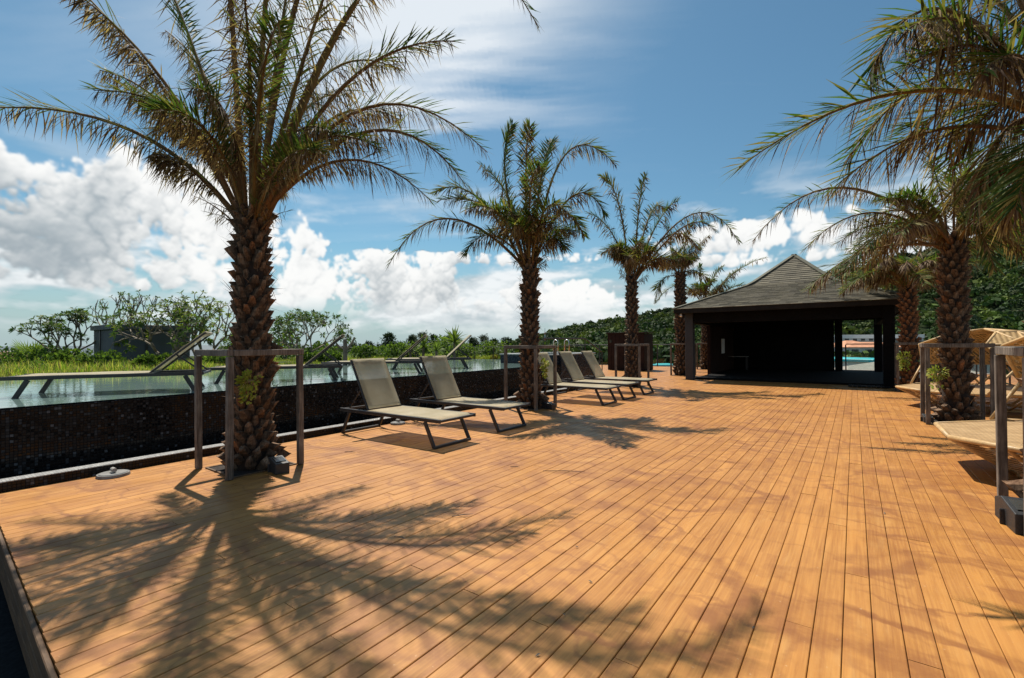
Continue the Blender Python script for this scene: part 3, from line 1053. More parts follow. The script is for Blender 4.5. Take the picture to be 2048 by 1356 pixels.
def boot_mesh(k):
    """a cut leaf base: a wedge that flares out towards its sawn top"""
    if k in _boot_cache:
        return _boot_cache[k]
    rr = random.Random(100 + k)
    w, h, d = .142 * rr.uniform(.92, 1.06), .255 * rr.uniform(.8, 1.2), .10 * rr.uniform(.65, 1.35)
    mb = MB()
    j = lambda s=.0075: rr.uniform(-s, s)
    # local: x out of the trunk, y across, z up
    prof = [(.0, .45), (.30, .86), (.60, .92), (.85, .66), (1.0, rr.uniform(.25, .5))]
    vs, fs = [], []
    cut = rr.uniform(-.03, .03)
    for a, wk in prof:
        zz = -h * .5 + h * a
        xo = -.035 + d * (a ** 1.3)
        hw = w * .5 * wk
        tilt = cut if a == 1.0 else 0.0
        vs += [(xo * .25 - .025, -hw + j(), zz - tilt), (xo * .85 + j(), -hw * .72 + j(), zz + j() - tilt * .5), (xo + .014 + j(), j(), zz + j(.012)), (xo * .85 + j(), hw * .72 + j(), zz + j() + tilt * .5), (xo * .25 - .025, hw + j(), zz + tilt)]
    n_ = len(prof)
    for a in range(n_ - 1):
        for b in range(4):
            fs.append((a * 5 + b, a * 5 + b + 1, a * 5 + b + 6, a * 5 + b + 5))
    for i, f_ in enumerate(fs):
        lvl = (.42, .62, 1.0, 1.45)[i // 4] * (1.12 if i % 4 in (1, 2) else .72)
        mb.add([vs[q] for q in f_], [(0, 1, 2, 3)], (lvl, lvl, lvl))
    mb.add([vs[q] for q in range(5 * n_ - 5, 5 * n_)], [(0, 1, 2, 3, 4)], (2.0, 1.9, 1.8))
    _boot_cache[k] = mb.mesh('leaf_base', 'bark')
    return _boot_cache[k]


def make_palm(name, base, label, r0, r1, ht, crown_px, fronds, single_boots, nl, L, extra, seed, dead, lean=(0, 0), wid=.011, scale_boot=1.0, er=(.6, 1.38), group='date palms standing in the deck'):
    """base: centre on the deck; fronds: list of (mid px, tip px, depth shift of the tip)"""
    rr = random.Random(seed)
    b = Vector((base[0], base[1], 0))
    t = thing(name, b, label, 'palm tree', group)
    rad = lambda a: r0 + (r1 - r0) * a + .05 * max(0, 1 - a * 7) * r0 / .25 - .0
    axis = lambda a: Vector((lean[0] * a * a, lean[1] * a * a, -.02 + (ht + .02) * a))
    MB().tube([axis(k / 12) for k in range(13)], [rad(k / 12) - .04 for k in range(13)], 16).build('trunk', 'core', t, True)
    nb = 272 if single_boots else int(ht / .0125)
    joined = MB()
    for k in range(nb):
        a = (k + .5) / nb
        an = k * 2.39996 + rr.uniform(-.05, .05)
        p = axis(a) + Vector((math.cos(an), math.sin(an), 0)) * (rad(a) - .045)
        s = scale_boot * rr.uniform(.84, 1.12) * (1.0 - .10 * a) * (r0 / .25) ** .7 * (1.15 if a < .08 else 1)
        rot = Matrix.Rotation(an + rr.uniform(-.08, .08), 4, 'Z') @ Matrix.Rotation(rr.uniform(-.06, .12) + .12 * a * a + (.25 if a < .08 else 0), 4, 'Y')
        if rr.random() < .07:
            continue
        if rr.random() < .10:
            rot = rot @ Matrix.Rotation(.22, 4, 'Y') @ Matrix.Diagonal((1.25, .75, 1.35, 1))
        me = boot_mesh(rr.randrange(16))
        mt = Matrix.Translation(p) @ rot @ Matrix.Scale(s, 4)
        if single_boots:
            o = bpy.data.objects.new('leaf_base', me)
            COL.objects.link(o)
            o.parent = t
            o.matrix_local = mt
        else:
            cc = me.attributes['col'].data
            vv = [mt @ v.co for v in me.vertices]
            for f in me.polygons:
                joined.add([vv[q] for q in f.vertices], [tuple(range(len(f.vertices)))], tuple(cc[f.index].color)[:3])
    if not single_boots:
        o = joined.build('leaf_bases', 'bark', t)
        o['kind'] = 'stuff'
    fib = MB()
    for k in range(260):
        a = rr.random() ** .7
        an = rr.uniform(0, 6.283)
        c = axis(a) + Vector((math.cos(an), math.sin(an), 0)) * (rad(a) - .02 + rr.uniform(0, .05))
        tg = Vector((-math.sin(an), math.cos(an), 0))
        d = (Vector((math.cos(an), math.sin(an), 0)) * rr.uniform(.1, .9) + tg * rr.uniform(-.8, .8) + Vector((0, 0, rr.uniform(-1, 1.2)))).normalized()
        ln = rr.uniform(.05, .15) * (1 + a * .6)
        sd = d.orthogonal().normalized() * rr.uniform(.002, .005)
        g_ = rr.uniform(.5, 1.6)
        fib.add([c - sd, c + sd, c + d * ln], [(0, 1, 2)], (g_, g_, g_))
    o = fib.build('fibres', 'bark', t)
    o['kind'] = 'stuff'
    top = b + axis(1.0)
    dc = depth(top)
    specs = []
    for mid, tip, dd in fronds:
        M_, P2 = px(mid[0], mid[1], dc + dd * .5), px(tip[0], tip[1], dc + dd)
        specs.append((M_, P2, dead * rr.uniform(.55, 1.5)))
    for k in range(extra[0]):
        an = k * 2.39996 + seed
        e1 = rr.uniform(*er)
        ln = extra[1] * rr.uniform(.75, 1.1)
        ov = Vector((math.cos(an), math.sin(an), 0))
        M_ = top + ov * (ln * .5 * math.cos(e1)) + Vector((0, 0, ln * .5 * math.sin(e1)))
        P2 = top + ov * (ln * .95 * math.cos(e1 * .8)) + Vector((0, 0, ln * (.85 * math.sin(e1) - .28)))
        specs.append((M_, P2, min(.95, dead * rr.uniform(.7, 1.9))))
    for i, (M_, P2, dd) in enumerate(specs):
        ov = (M_ - top); ov.z = 0
        ov = ov.normalized() if ov.length > .05 else Vector((0, 0, 0))
        P0 = top + ov * (r1 * .55) + Vector((0, 0, -.12 + rr.uniform(-.1, .1)))
        st, lf = frond_mesh(P0 - b, M_ - b, P2 - b, seed * 100 + i, nl, L, dd, axis(1.0), wid)
        fo = lf.build('frond', 'frond', t)
        st.build('stalk', 'stalk', fo, True)
    # sawn stubs of old fronds round the crown
    for k in range(extra[2]):
        an = k * 2.1 + rr.uniform(-.3, .3)
        ov = Vector((math.cos(an), math.sin(an), 0))
        P0 = axis(1.0) + ov * (r1 * .7) + Vector((0, 0, -.22 + rr.uniform(-.08, .12)))
        ln = rr.uniform(.25, .55)
        P2 = P0 + ov * ln * .8 + Vector((0, 0, ln * rr.uniform(.3, .8)))
        M_ = (P0 + P2) / 2 + Vector((0, 0, .05))
        st, lf = frond_mesh(P0, M_, P2, seed * 77 + k, 14, L * .5, .8, axis(1.0), wid * .6)
        fo = st.build('stub', 'stalk', t, True)
        lf.build('spines', 'frond', fo)
    return t


P1F = [((265, 262), (-45, 218), -.3), ((345, 228), (199, 140), .2), ((325, 160), (135, -25), -.7), ((318, 165), (120, -60), -.2), ((385, 340), (305, 304), -.2),
       ((470, 130), (440, -170), .3), ((555, 110), (600, -160), .8), ((395, 120), (310, -90), .7), ((610, 110), (690, -120), -.4), ((800, -95), (1078, 55), -.2), ((660, -165), (890, -130), -.5), ((560, -200), (690, -340), -.3), ((450, -160), (415, -380), .0), ((730, -20), (930, -60), .2),
       ((640, 160), (800, 140), 1.3), ((690, 170), (908, 82), -.5), ((735, 215), (975, 305), .5), ((740, 262), (930, 368), -.2), ((690, 320), (862, 402), .4),
       ((500, 150), (480, -60), -1.5), ((520, 190), (560, 40), -1.6), ((430, 190), (330, 60), 1.5), ((600, 230), (700, 190), 1.9), ((560, 330), (640, 300), -1.2),
       ((620, 290), (760, 300), -.9), ((420, 270), (300, 220), -1.1), ((660, 240), (800, 240), 1.0)]
make_palm('palm_tree', (-5.20, 2.40), 'largest palm, thick scaly trunk, closest to the mosaic pool wall', .205, .165, 2.75, None, P1F, True, 185, .36, (7, 1.9, 9), 3, .74, wid=.0068, lean=(-.02, 0))
P2F = [((895, 437), (776, 533), -.2), ((955, 395), (868, 385), .4), ((985, 470), (930, 508), -.4), ((1010, 350), (1026, 248), .2), ((1052, 340), (1060, 252), -.3),
       ((1130, 310), (1233, 332), .3), ((1145, 392), (1212, 432), -.3), ((1120, 430), (1170, 474), .5), ((1100, 480), (1130, 494), -.4), ((1085, 340), (1110, 285), 1.0),
       ((1020, 400), (960, 330), 1.2), ((1060, 390), (1080, 330), -1.3), ((1090, 420), (1140, 430), -1.2), ((1000, 430), (930, 420), -1.1), ((985, 420), (880, 400), .1)]
make_palm('palm_tree', (-5.28, 7.83), 'middle palm of the pool row, between the second and third deck loungers', .20, .165, 2.98, None, P2F, True, 130, .40, (9, 1.6, 8), 5, .50, wid=.0115)
P3F = [((1238, 410), (1202, 353), -.2), ((1278, 415), (1291, 349), .2), ((1225, 468), (1177, 426), .3), ((1312, 452), (1354, 401), -.3), ((1385, 428), (1479, 487), .2),
       ((1365, 455), (1431, 463), -.4), ((1245, 500), (1230, 512), -.2), ((1285, 490), (1300, 508), .3), ((1300, 430), (1330, 420), 1.2), ((1340, 470), (1400, 500), .6)]
make_palm('palm_tree', (-5.30, 13.25), 'slim palm standing in front of the brown timber cabinet', .195, .165, 3.25, None, P3F, False, 110, .42, (13, 1.6, 6), 8, .55, wid=.014)
P4F = [((1320, 525), (1283, 545), 0), ((1325, 560), (1309, 603), -.3), ((1390, 500), (1420, 470), .2), ((1340, 490), (1330, 440), .3), ((1370, 490), (1385, 450), -.3), ((1385, 540), (1420, 560), .3)]
make_palm('palm_tree', (-5.47, 18.66), 'dark trunked palm rising behind the eave corner of the pavilion', .23, .19, 4.0, None, P4F, False, 85, .42, (11, 1.5, 4), 9, .68, wid=.016)
P5F = [((1470, 545), (1533, 516), .3), ((1425, 560), (1446, 533), 0), ((1400, 560), (1400, 530), .2), ((1360, 570), (1312, 606), -.2), ((1465, 575), (1500, 575), -.5), ((1450, 560), (1480, 540), .4)]
make_palm('palm_tree', (-5.70, 23.3), 'farthest small palm beside the left end of the pavilion', .19, .16, 3.2, None, P5F, False, 80, .42, (10, 1.5, 3), 11, .42, wid=.018)
R1F = [((1685, 375), (1505, 483), -.1), ((1745, 425), (1608, 500), .5), ((1740, 500), (1617, 580), -.3), ((1800, 420), (1700, 470), 1.0), ((1880, 380), (1850, 300), .4), ((1925, 370), (1950, 290), -.2),
       ((1980, 400), (2070, 360), .3), ((2010, 440), (2120, 480), .0), ((1960, 430), (2030, 470), -.9), ((1850, 440), (1800, 470), -1.0), ((1830, 410), (1760, 400), -.6), ((1940, 440), (1990, 540), -.8),
       ((1790, 450), (1680, 560), -.6), ((1965, 370), (2060, 290), .8)]
make_palm('palm_tree', (1.27, 10.0), 'palm with scaly trunk between the two rattan daybeds', .20, .17, 2.92, None, R1F, True, 125, .38, (20, 1.75, 8), 13, .62, wid=.0095, er=(.1, 1.3))
R2F = [((1730, 525), (1625, 580), .2), ((1760, 540), (1680, 590), -.4), ((1790, 500), (1740, 450), .3), ((1840, 500), (1870, 440), .3), ((1770, 505), (1690, 500), .6)]
make_palm('palm_tree', (1.13, 15.6), 'palm at the near right corner of the pavilion roof', .205, .175, 2.75, None, R2F, False, 100, .40, (22, 1.6, 6), 15, .58, wid=.013, er=(.1, 1.25))
R0F = [((1800, 185), (1478, 335), .5), ((1895, 20), (1738, 150), .2), ((1890, 150), (1690, 330), .9), ((1960, 60), (1800, 70), -.2), ((2010, 260), (1950, 420), .2), ((2090, 260), (2030, 420), -.3),
       ((2000, -60), (1830, -90), .8), ((1930, 210), (1800, 290), 1.2), ((2060, 120), (1960, 150), -.4), ((2020, 200), (1900, 330), .6), ((1990, 0), (1880, 60), 1.0), ((2060, 330), (2010, 440), .7)]
make_palm('palm_tree', (1.27, 4.80), 'palm beyond the picture edge whose fronds hang into the upper right', .26, .225, 2.80, None, R0F, False, 130, .42, (6, 1.6, 5), 17, .62, wid=.0072, er=(.2, 1.3))


# ------------------------------------------------------------------ timber guards round the palms
def make_guard(cx, cy, label, hw=.385, twist=0.0):
    t = thing('tree_guard', (cx, cy, 0), label, 'tree guard', 'timber guards round the palms', twist)
    pw, hh = .056, 1.25
    for sx, sy in ((-1, -1), (1, -1), (1, 1), (-1, 1)):
        tilt = (random.uniform(-.006, .006), random.uniform(-.006, .006))
        o = MB().box((0, 0, (hh - .066) / 2 + .002), (pw, pw, hh - .07), b=.004).build('post', 'guard', t)
        o.location = (sx * (hw - pw / 2), sy * (hw - pw / 2), 0)
        o.rotation_euler = (tilt[0], tilt[1], 0)
    for s in (-1, 1):
        o = MB().box((0, 0, 0), (hw * 2, pw + .004, .062), b=.004).build('top_rail', 'guard', t)
        o.location = (0, s * (hw - pw / 2), hh - .03)
        o = MB().box((0, 0, 0), (pw + .004, hw * 2 - 2 * pw - .01, .060), b=.004).build('top_rail', 'guard', t)
        o.location = (s * (hw - pw / 2), 0, hh - .031)
    return t


make_guard(-5.21, 2.38, 'brown timber guard around the thick palm by the pool wall')
make_guard(-5.27, 7.83, 'timber guard around the middle palm of the pool row')
make_guard(-5.30, 13.25, 'timber guard around the slim palm in front of the brown cabinet')
make_guard(-5.40, 18.70, 'timber guard around the palm behind the pavilion eave corner')
make_guard(-5.62, 23.30, 'timber guard around the farthest small palm by the pavilion')
make_guard(1.275, 4.815, 'grey weathered guard cut by the right edge of the picture')
make_guard(1.27, 10.0, 'grey weathered guard around the palm between the daybeds')
make_guard(1.25, 15.75, 'timber guard around the palm at the pavilion corner')

for cx_, cy_ in ((-5.20, 2.39), (-5.28, 7.83), (-5.30, 13.25), (-5.45, 18.68), (-5.68, 23.3), (1.27, 4.81), (1.27, 10.0), (1.16, 15.65)):
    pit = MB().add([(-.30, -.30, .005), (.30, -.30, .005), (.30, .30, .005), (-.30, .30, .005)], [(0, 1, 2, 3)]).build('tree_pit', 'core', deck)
    pit.location = (cx_, cy_, 0)
    for sx in (-1, 1):
        MB().box((sx * .312, 0, .007), (.022, .646, .012), b=.002).build('pit_trim', 'fascia', pit)
        MB().box((0, sx * .312, .007), (.60, .022, .0115), b=.002).build('pit_trim', 'fascia', pit)

# ------------------------------------------------------------------ pavilion
EX0, EX1, EY0, EY1, EZ, AZ = -4.94, 1.33, 16.0, 25.2, 2.40, 4.55
AP = Vector(((EX0 + EX1) / 2, 20.6, AZ))
pv = thing('pavilion', (AP.x, AP.y, 0), 'open dark pavilion with bell shaped shingle roof at the deck end', 'pavilion')
PO = Vector((AP.x, AP.y, 0))


def hipz(t):
    """height along a hip: shallow below, steeper near the peak"""
    zb = 3.33
    return EZ + (zb - EZ) * (t / .60) if t < .60 else zb + (AZ - zb) * (t - .60) / .40


corners = [Vector((EX0, EY0, EZ)), Vector((EX1, EY0, EZ)), Vector((EX1, EY1, EZ)), Vector((EX0, EY1, EZ))]
NC = 36
rr = random.Random(4)
for k in range(4):
    A, B = corners[k], corners[(k + 1) % 4]
    mb = MB()

    def lerp(t):
        a, b = A.lerp(AP, t), B.lerp(AP, t)
        a.z = b.z = hipz(t)
        return a, b
    for i in range(NC):
        t0, t1 = i / NC, (i + 1) / NC
        a0, b0 = lerp(t0)
        a1, b1 = lerp(min(t1, .999))
        nrm = (b0 - a0).cross(a1 - a0).normalized()
        ln = (b0 - a0).length
        n = max(1, int(ln / .30))
        offs = .5 * (i % 2)
        cuts = sorted(set([0.0, 1.0] + [min(.999, max(.001, (j + offs) / n + rr.uniform(-.1, .1) / n)) for j in range(n + 1)]))
        for j in range(len(cuts) - 1):
            c0, c1 = cuts[j], cuts[j + 1]
            li = .018 + rr.uniform(0, .008)
            g = rr.uniform(.5, 1.35)
            col = (0.135 * g, 0.118 * g, 0.080 * g)
            p = [a0.lerp(b0, c0) + nrm * li, a0.lerp(b0, c1) + nrm * li, a1.lerp(b1, c1) + nrm * .004, a1.lerp(b1, c0) + nrm * .004]
            q = [a0.lerp(b0, c0), a0.lerp(b0, c1)]
            e = 0.004
            p[0] = p[0].lerp(p[1], e / max(.02, (p[1] - p[0]).length)); 
            mb.add(p + q, [(0, 1, 2, 3), (4, 5, 1, 0)], col)
    sub(mb, 'roof_slope', 'roof', pv, PO)
    # hip capping
    pts = []
    for i in range(15):
        t = i / 14
        p = A.lerp(AP, t); p.z = hipz(t) + .03
        pts.append(p)
    mb = MB()
    for i in range(14):
        mb.bar(pts[i], pts[i].lerp(pts[i + 1], 1.04), .17, .03, 0)
    sub(mb, 'hip_cap', 'ridge', pv, PO)
    # eave board
    nx = (B - A).normalized()
    outn = Vector((nx.y, -nx.x, 0))
    sub(MB().bar(A - Vector((0, 0, .075)) - outn * .03 + nx * .03, B - Vector((0, 0, .075)) - outn * .03 - nx * .03, .03, .14), 'eave_board', 'blackwood', pv, PO)
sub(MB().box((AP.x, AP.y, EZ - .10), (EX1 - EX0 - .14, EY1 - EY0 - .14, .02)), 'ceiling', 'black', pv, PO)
CX0, CX1, CY0, CY1 = EX0 + .38, EX1 - .42, EY0 + .62, EY1 - 1.3
for cx_, cy_ in ((CX0, CY0), (CX1 - .13, CY0), (CX0, CY1), (CX1 - .13, CY1), (-.52, CY1 - .25)):
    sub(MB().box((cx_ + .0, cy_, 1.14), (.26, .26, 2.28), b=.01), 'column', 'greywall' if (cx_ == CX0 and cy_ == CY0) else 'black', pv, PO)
sub(MB().box(((CX0 + CX1) / 2, CY0, 2.11), (CX1 - CX0 - .4, .2, .34), b=.008), 'beam', 'black', pv, PO)
sub(MB().box(((CX0 + CX1) / 2, CY1, 2.215), (CX1 - CX0 - .4, .2, .13), b=.008), 'beam', 'black', pv, PO)
for xx in (CX0, CX1 - .13):
    sub(MB().box((xx, (CY0 + CY1) / 2, 2.10), (.2, CY1 - CY0 - .4, .32), b=.008), 'beam', 'black', pv, PO)
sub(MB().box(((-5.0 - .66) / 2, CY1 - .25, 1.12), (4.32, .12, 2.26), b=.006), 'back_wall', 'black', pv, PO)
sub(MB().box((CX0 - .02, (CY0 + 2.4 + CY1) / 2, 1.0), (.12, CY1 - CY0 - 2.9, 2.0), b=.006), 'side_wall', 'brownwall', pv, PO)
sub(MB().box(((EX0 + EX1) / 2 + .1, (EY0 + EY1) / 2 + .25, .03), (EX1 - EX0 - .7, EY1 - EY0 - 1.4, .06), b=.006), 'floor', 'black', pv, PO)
for k in range(9):
    sub(MB().box((-.10 + .105 * k, EY0 + .42, .03), (.09, .5, .022), b=.003), 'step_slat', 'greywall' if False else 'blackwood', pv, PO)
NP = px(1446, 692, 1.0) - CAMP
NP = CAMP + NP * ((CX0 + .05) / NP.x)
sub(MB().box((CX0 + .052, NP.y, NP.z), (.016, .55, .62), b=.003), 'notice', 'white', pv, PO)
sub(MB().box((-2.5, CY0 + 1.2, EZ - .2), (.16, .16, .12), b=.02), 'ceiling_lamp', 'metal', pv, PO)
sub(MB().tube([(EX0 + .22, EY0 + .16, EZ - .16), (EX0 + .22, EY0 + .12, EZ - .24)], .035, 10), 'spot_lamp', 'white', pv, PO)
tb = thing('side_table', (-4.20, 22.6, .06), 'small pale table beside the notice inside the pavilion', 'table')
MB().box((0, 0, .58), (.9, .4, .03), b=.004).build('table_top', 'concrete', tb)
for sx in (-1, 1):
    for sy in (-1, 1):
        MB().box((sx * .4, sy * .17, .283), (.04, .04, .565), b=.003).build('leg', 'frame', tb)

# ------------------------------------------------------------------ balustrades and cabinet
cab = thing('timber_cabinet', (-8.52, 21.1, 0), 'tall brown timber cabinet on the far deck behind a palm', 'cabinet')
for k in range(9):
    MB().box((-.78 + .196 * k, -.60, .86), (.186, .025, 1.70), b=.004).build('board', 'brownwall', cab)
MB().box((0, 0, .85), (1.76, 1.16, 1.68), b=.01).build('body', 'blackwood', cab)
MB().box((0, -.02, 1.735), (1.86, 1.28, .04), b=.006).build('lid', 'brownwall', cab)
MB().box((-.72, -.625, 1.35), (.10, .03, .14), b=.004).build('lamp', 'lens', cab)


def balustrade(a, b, label, n, h=1.16, z=0.0, glass=True, pw=.05):
    a, b = Vector(a), Vector(b)
    t = thing('glass_balustrade', (a + b) / 2, label, 'balustrade')
    m_ = (a + b) / 2
    a, b = a - m_, b - m_
    for i in range(n + 1):
        p = a.lerp(b, i / n)
        MB().bar(p + Vector((0, 0, -.02)), p + Vector((0, 0, h - .026)), pw, pw, upv=(b - a)).build('post', 'railm', t)
        if i < n and glass:
            q = a.lerp(b, (i + 1) / n)
            dr = (q - p).normalized() * .06
            MB().bar(p + dr + Vector((0, 0, .5)), q - dr + Vector((0, 0, .5)), .01, .88, 0).build('glass_pane', 'glass', t)
    MB().bar(a + Vector((0, 0, h)), b + Vector((0, 0, h)), pw * 1.2, pw * .9).build('top_rail', 'railm', t)
    return t


balustrade((-14.3, Y1 - .08, 0), (-5.2, Y1 - .08, 0), 'dark railed glass balustrade at the far deck edge left of the pavilion', 8)
balustrade((-.3, Y1 - .08, 0), (3.5, Y1 - .08, 0), 'glass balustrade seen through the opening of the pavilion', 3)
balustrade((XR - .06, Y1 - .2, 0), (XR - .06, 1.2, 0), 'glass balustrade along the right deck edge behind the daybeds', 16)
balustrade((-12.9, 13.9, .0), (-9.2, 13.9, .0), 'thin metal rail beyond the far end of the pool', 4, 1.16, glass=False, pw=.022)

# ------------------------------------------------------------------ lamps, plates


def uplight(p, rz, label, s=1.0):
    t = thing('uplight_box', (p[0], p[1], 0), label, 'lamp', 'black uplight boxes at the palms', rz)
    mb = MB()
    w, l, h = .13 * s, .30 * s, .135 * s
    vs = [(-w / 2, -l / 2, 0), (w / 2, -l / 2, 0), (w / 2, l / 2, 0), (-w / 2, l / 2, 0), (-w / 2, -l / 2, h * .75), (w / 2, -l / 2, h * .75), (w / 2, l * .18, h), (-w / 2, l * .18, h), (w / 2, l / 2, h * .8), (-w / 2, l / 2, h * .8)]
    mb.add(vs, [(3, 2, 1, 0), (0, 1, 5, 4), (4, 5, 6, 7), (7, 6, 8, 9), (9, 8, 2, 3), (1, 2, 8, 6, 5), (3, 0, 4, 7, 9)])
    o = mb.build('housing', 'plastic', t)
    md = o.modifiers.new('bev', 'BEVEL'); md.width = .006; md.segments = 2
    MB().box((0, -l * .16, h * .90), (w * .7, l * .42, .006), Matrix.Rotation(.14, 3, 'X'), .001).build('lens', 'lens', t)
    MB().bar((-w / 2 - .01, 0, .0), (-w / 2 - .01, 0, h * .6), .012, .03).build('bracket', 'railm', t)
    return t


uplight((-4.80, 2.46), R(80), 'black uplight box at the foot of the thick palm', 1.05)
uplight((-4.88, 7.86), R(80), 'black uplight box at the foot of the middle palm', 1.0)
uplight((.93, 4.72), R(4), 'black uplight box at the guard cut by the right picture edge', 1.35)
uplight((.93, 9.95), R(4), 'black uplight box inside the guard between the daybeds', .9)


def plate(p, r, label):
    t = thing('round_cover', (p[0], p[1], 0), label, 'cover', 'round covers on the deck by the kerb')
    MB().cyl((0, 0, .002), r, .026, 28, r * .96).build('disc', 'plate', t)
    MB().cyl((0, 0, .028), r * .86, .006, 28, r * .84).build('raised_centre', 'plate', t)
    MB().tube([(.0, .0, .03), (0, 0, .058)], .018, 10).build('stub', 'metal', t)
    MB().tube([(-.03, 0, .062), (.045, 0, .062)], .021, 10).build('knob', 'concrete', t)


plate((-5.98, 1.42), .135, 'round grey cover with a knob on the deck in front of the pool kerb')
plate((-5.97, 5.02), .12, 'round grey cover under the head of the closest deck lounger')


# ------------------------------------------------------------------ rattan daybeds
def make_daybed(cx, cy, label, Rr, ht, turn=0.0):
    t = thing('rattan_daybed', (cx, cy, 0), label, 'daybed', 'rattan daybeds on the right of the deck', turn)
    n = 8
    ang = [2 * math.pi * (k + .5) / n for k in range(n)]
    top = [Vector((Rr * math.cos(a), Rr * math.sin(a), ht)) for a in ang]
    bot = [Vector((Rr * .55 * math.cos(a), Rr * .55 * math.sin(a), .05)) for a in ang]
    mb = MB()
    vs = [(p.x * .985, p.y * .985, ht + .012) for p in top] + [(p.x * .985, p.y * .985, ht - .018) for p in top]
    mb.add(vs, [tuple(range(n)), tuple(range(n, 2 * n))[::-1]] + [(k, n + k, n + (k + 1) % n, (k + 1) % n) for k in range(n)])
    mb.build('woven_top', 'rattan', t)
    st = MB()
    for k in range(n):
        a, b = top[k], top[(k + 1) % n]
        c, d = bot[k], bot[(k + 1) % n]
        MB().tube([a, b], .024, 8).build('rim_pole', 'pole', t, True)
        MB().tube([c, d], .022, 8).build('base_pole', 'pole', t, True)
        MB().tube([a, c], .024, 8).build('strut', 'pole', t, True)
        m_ = (a + b) / 2
        MB().tube([m_, (c + d) / 2], .018, 6).build('strut', 'pole', t, True)
        for j in range(1, 12):
            f = j / 12
            st.tube([a.lerp(c, f), a.lerp(c, f).lerp(b.lerp(d, f), .5) + Vector((0, 0, -.006)), b.lerp(d, f)], .0055, 4)
    o = st.build('side_strands', 'strand', t)
    o['kind'] = 'stuff'
    # folding shell over the back half
    rings = [(1.0, ht + .02), (1.03, ht + .45), (.86, ht + .86), (.50, ht + 1.08)]
    dome = []
    for q, (k, z) in enumerate(rings):
        dome.append([Vector((Rr * k * math.cos(R(-118 + 236 * i / 8 + (14.75 if q % 2 else 0))), Rr * k * math.sin(R(-118 + 236 * i / 8 + (14.75 if q % 2 else 0))), z)) for i in range(9 - (q % 2))])
    pan = []
    for q in range(3):
        A, B = dome[q], dome[q + 1]
        for i in range(len(A) - 1):
            MB().tube([A[i], A[i + 1]], .019, 6).build('shell_pole', 'pole', t, True)
        for i in range(len(A)):
            for j in ((i - 1, i) if q % 2 == 0 else (i, i + 1)):
                if 0 <= j < len(B):
                    MB().tube([A[i], B[j]], .019, 6).build('shell_pole', 'pole', t, True)
        if q >= 1:
            for i in range(len(A) - 1):
                for j in ((i,) if q % 2 == 0 else (i, i + 1)):
                    if 0 <= j < len(B):
                        pan.append((A[i], A[i + 1], B[j]))
            for j in range(len(B) - 1):
                i = j + 1 if q % 2 == 0 else j
                if 0 <= i < len(A):
                    pan.append((B[j], B[j + 1], A[i]))
    last = dome[-1]
    for i in range(len(last) - 1):
        MB().tube([last[i], last[i + 1]], .019, 6).build('shell_pole', 'pole', t, True)
        pan.append((last[i], last[i + 1], Vector((Rr * .05, 0, ht + 1.15))))
    for i in range(len(last)):
        MB().tube([last[i], Vector((Rr * .05, 0, ht + 1.15))], .017, 6).build('shell_pole', 'pole', t, True)
    for p in pan:
        c = (p[0] + p[1] + p[2]) / 3
        q = [c + (x - c) * .94 for x in p]
        nn = (q[1] - q[0]).cross(q[2] - q[0]).normalized() * .006
        MB().add([x + nn for x in q] + [x - nn for x in q], [(0, 1, 2), (5, 4, 3), (0, 3, 4, 1), (1, 4, 5, 2), (2, 5, 3, 0)]).build('woven_panel', 'rattan2', t)
    return t


make_daybed(1.80, 6.55, 'rattan daybed with pale woven top, closest, cut by the right picture edge', 1.16, .37)
make_daybed(1.93, 12.35, 'rattan daybed with domed pole shell behind the palm trunk', 1.24, .36, R(22.5))


# ------------------------------------------------------------------ plants fixed on trunks
def epiphyte(p, nrm, size, label, seed, hang=.5):
    rr = random.Random(seed)
    t = thing('epiphyte_plant', p, label, 'plant', 'green plants fixed on the palm trunks')
    nrm = Vector(nrm).normalized()
    mb, stem = MB(), MB()
    for k in range(220):
        d = Vector((rr.gauss(0, 1), rr.gauss(0, 1), rr.gauss(0, 1))).normalized()
        if d.dot(nrm) < -.1:
            d = d - nrm * 2 * d.dot(nrm)
        c = d * size * rr.uniform(.35, 1.0)
        c.z *= .9
        if rr.random() < hang * .4:
            c = Vector((d.x * size * .5, d.y * size * .5, -size * rr.uniform(.8, 2.0))) + nrm * size * .2
        l = size * rr.uniform(.28, .5)
        dr = (d + Vector((0, 0, rr.uniform(-.6, .3)))).normalized()
        s = dr.orthogonal().normalized() * l * .28
        g = rr.uniform(.7, 1.3)
        col = rr.choice([(0.32 * g, 0.36 * g, 0.055 * g), (0.22 * g, 0.30 * g, 0.045 * g), (0.40 * g, 0.38 * g, 0.09 * g)])
        mb.add([c, c + dr * l * .5 + s, c + dr * l, c + dr * l * .5 - s], [(0, 1, 2, 3)], col)
    for k in range(8):
        d = Vector((rr.uniform(-1, 1), rr.uniform(-1, 1), rr.uniform(-.6, 1)))
        stem.tube([-nrm * .06, nrm * size * .4 + d * size * .3], [.008, .004], 4)
    mb.build('leaves', 'leaf', t)
    stem.build('stems', 'twig', t)
    return t


def toward(u, v, base, r):
    """point on a trunk's skin facing the camera side at pixel u, v"""
    k = (px(u, v, 1) - CAMP)
    d0 = depth((base[0], base[1], EYE)) - r * 1.1
    return px(u, v, d0)


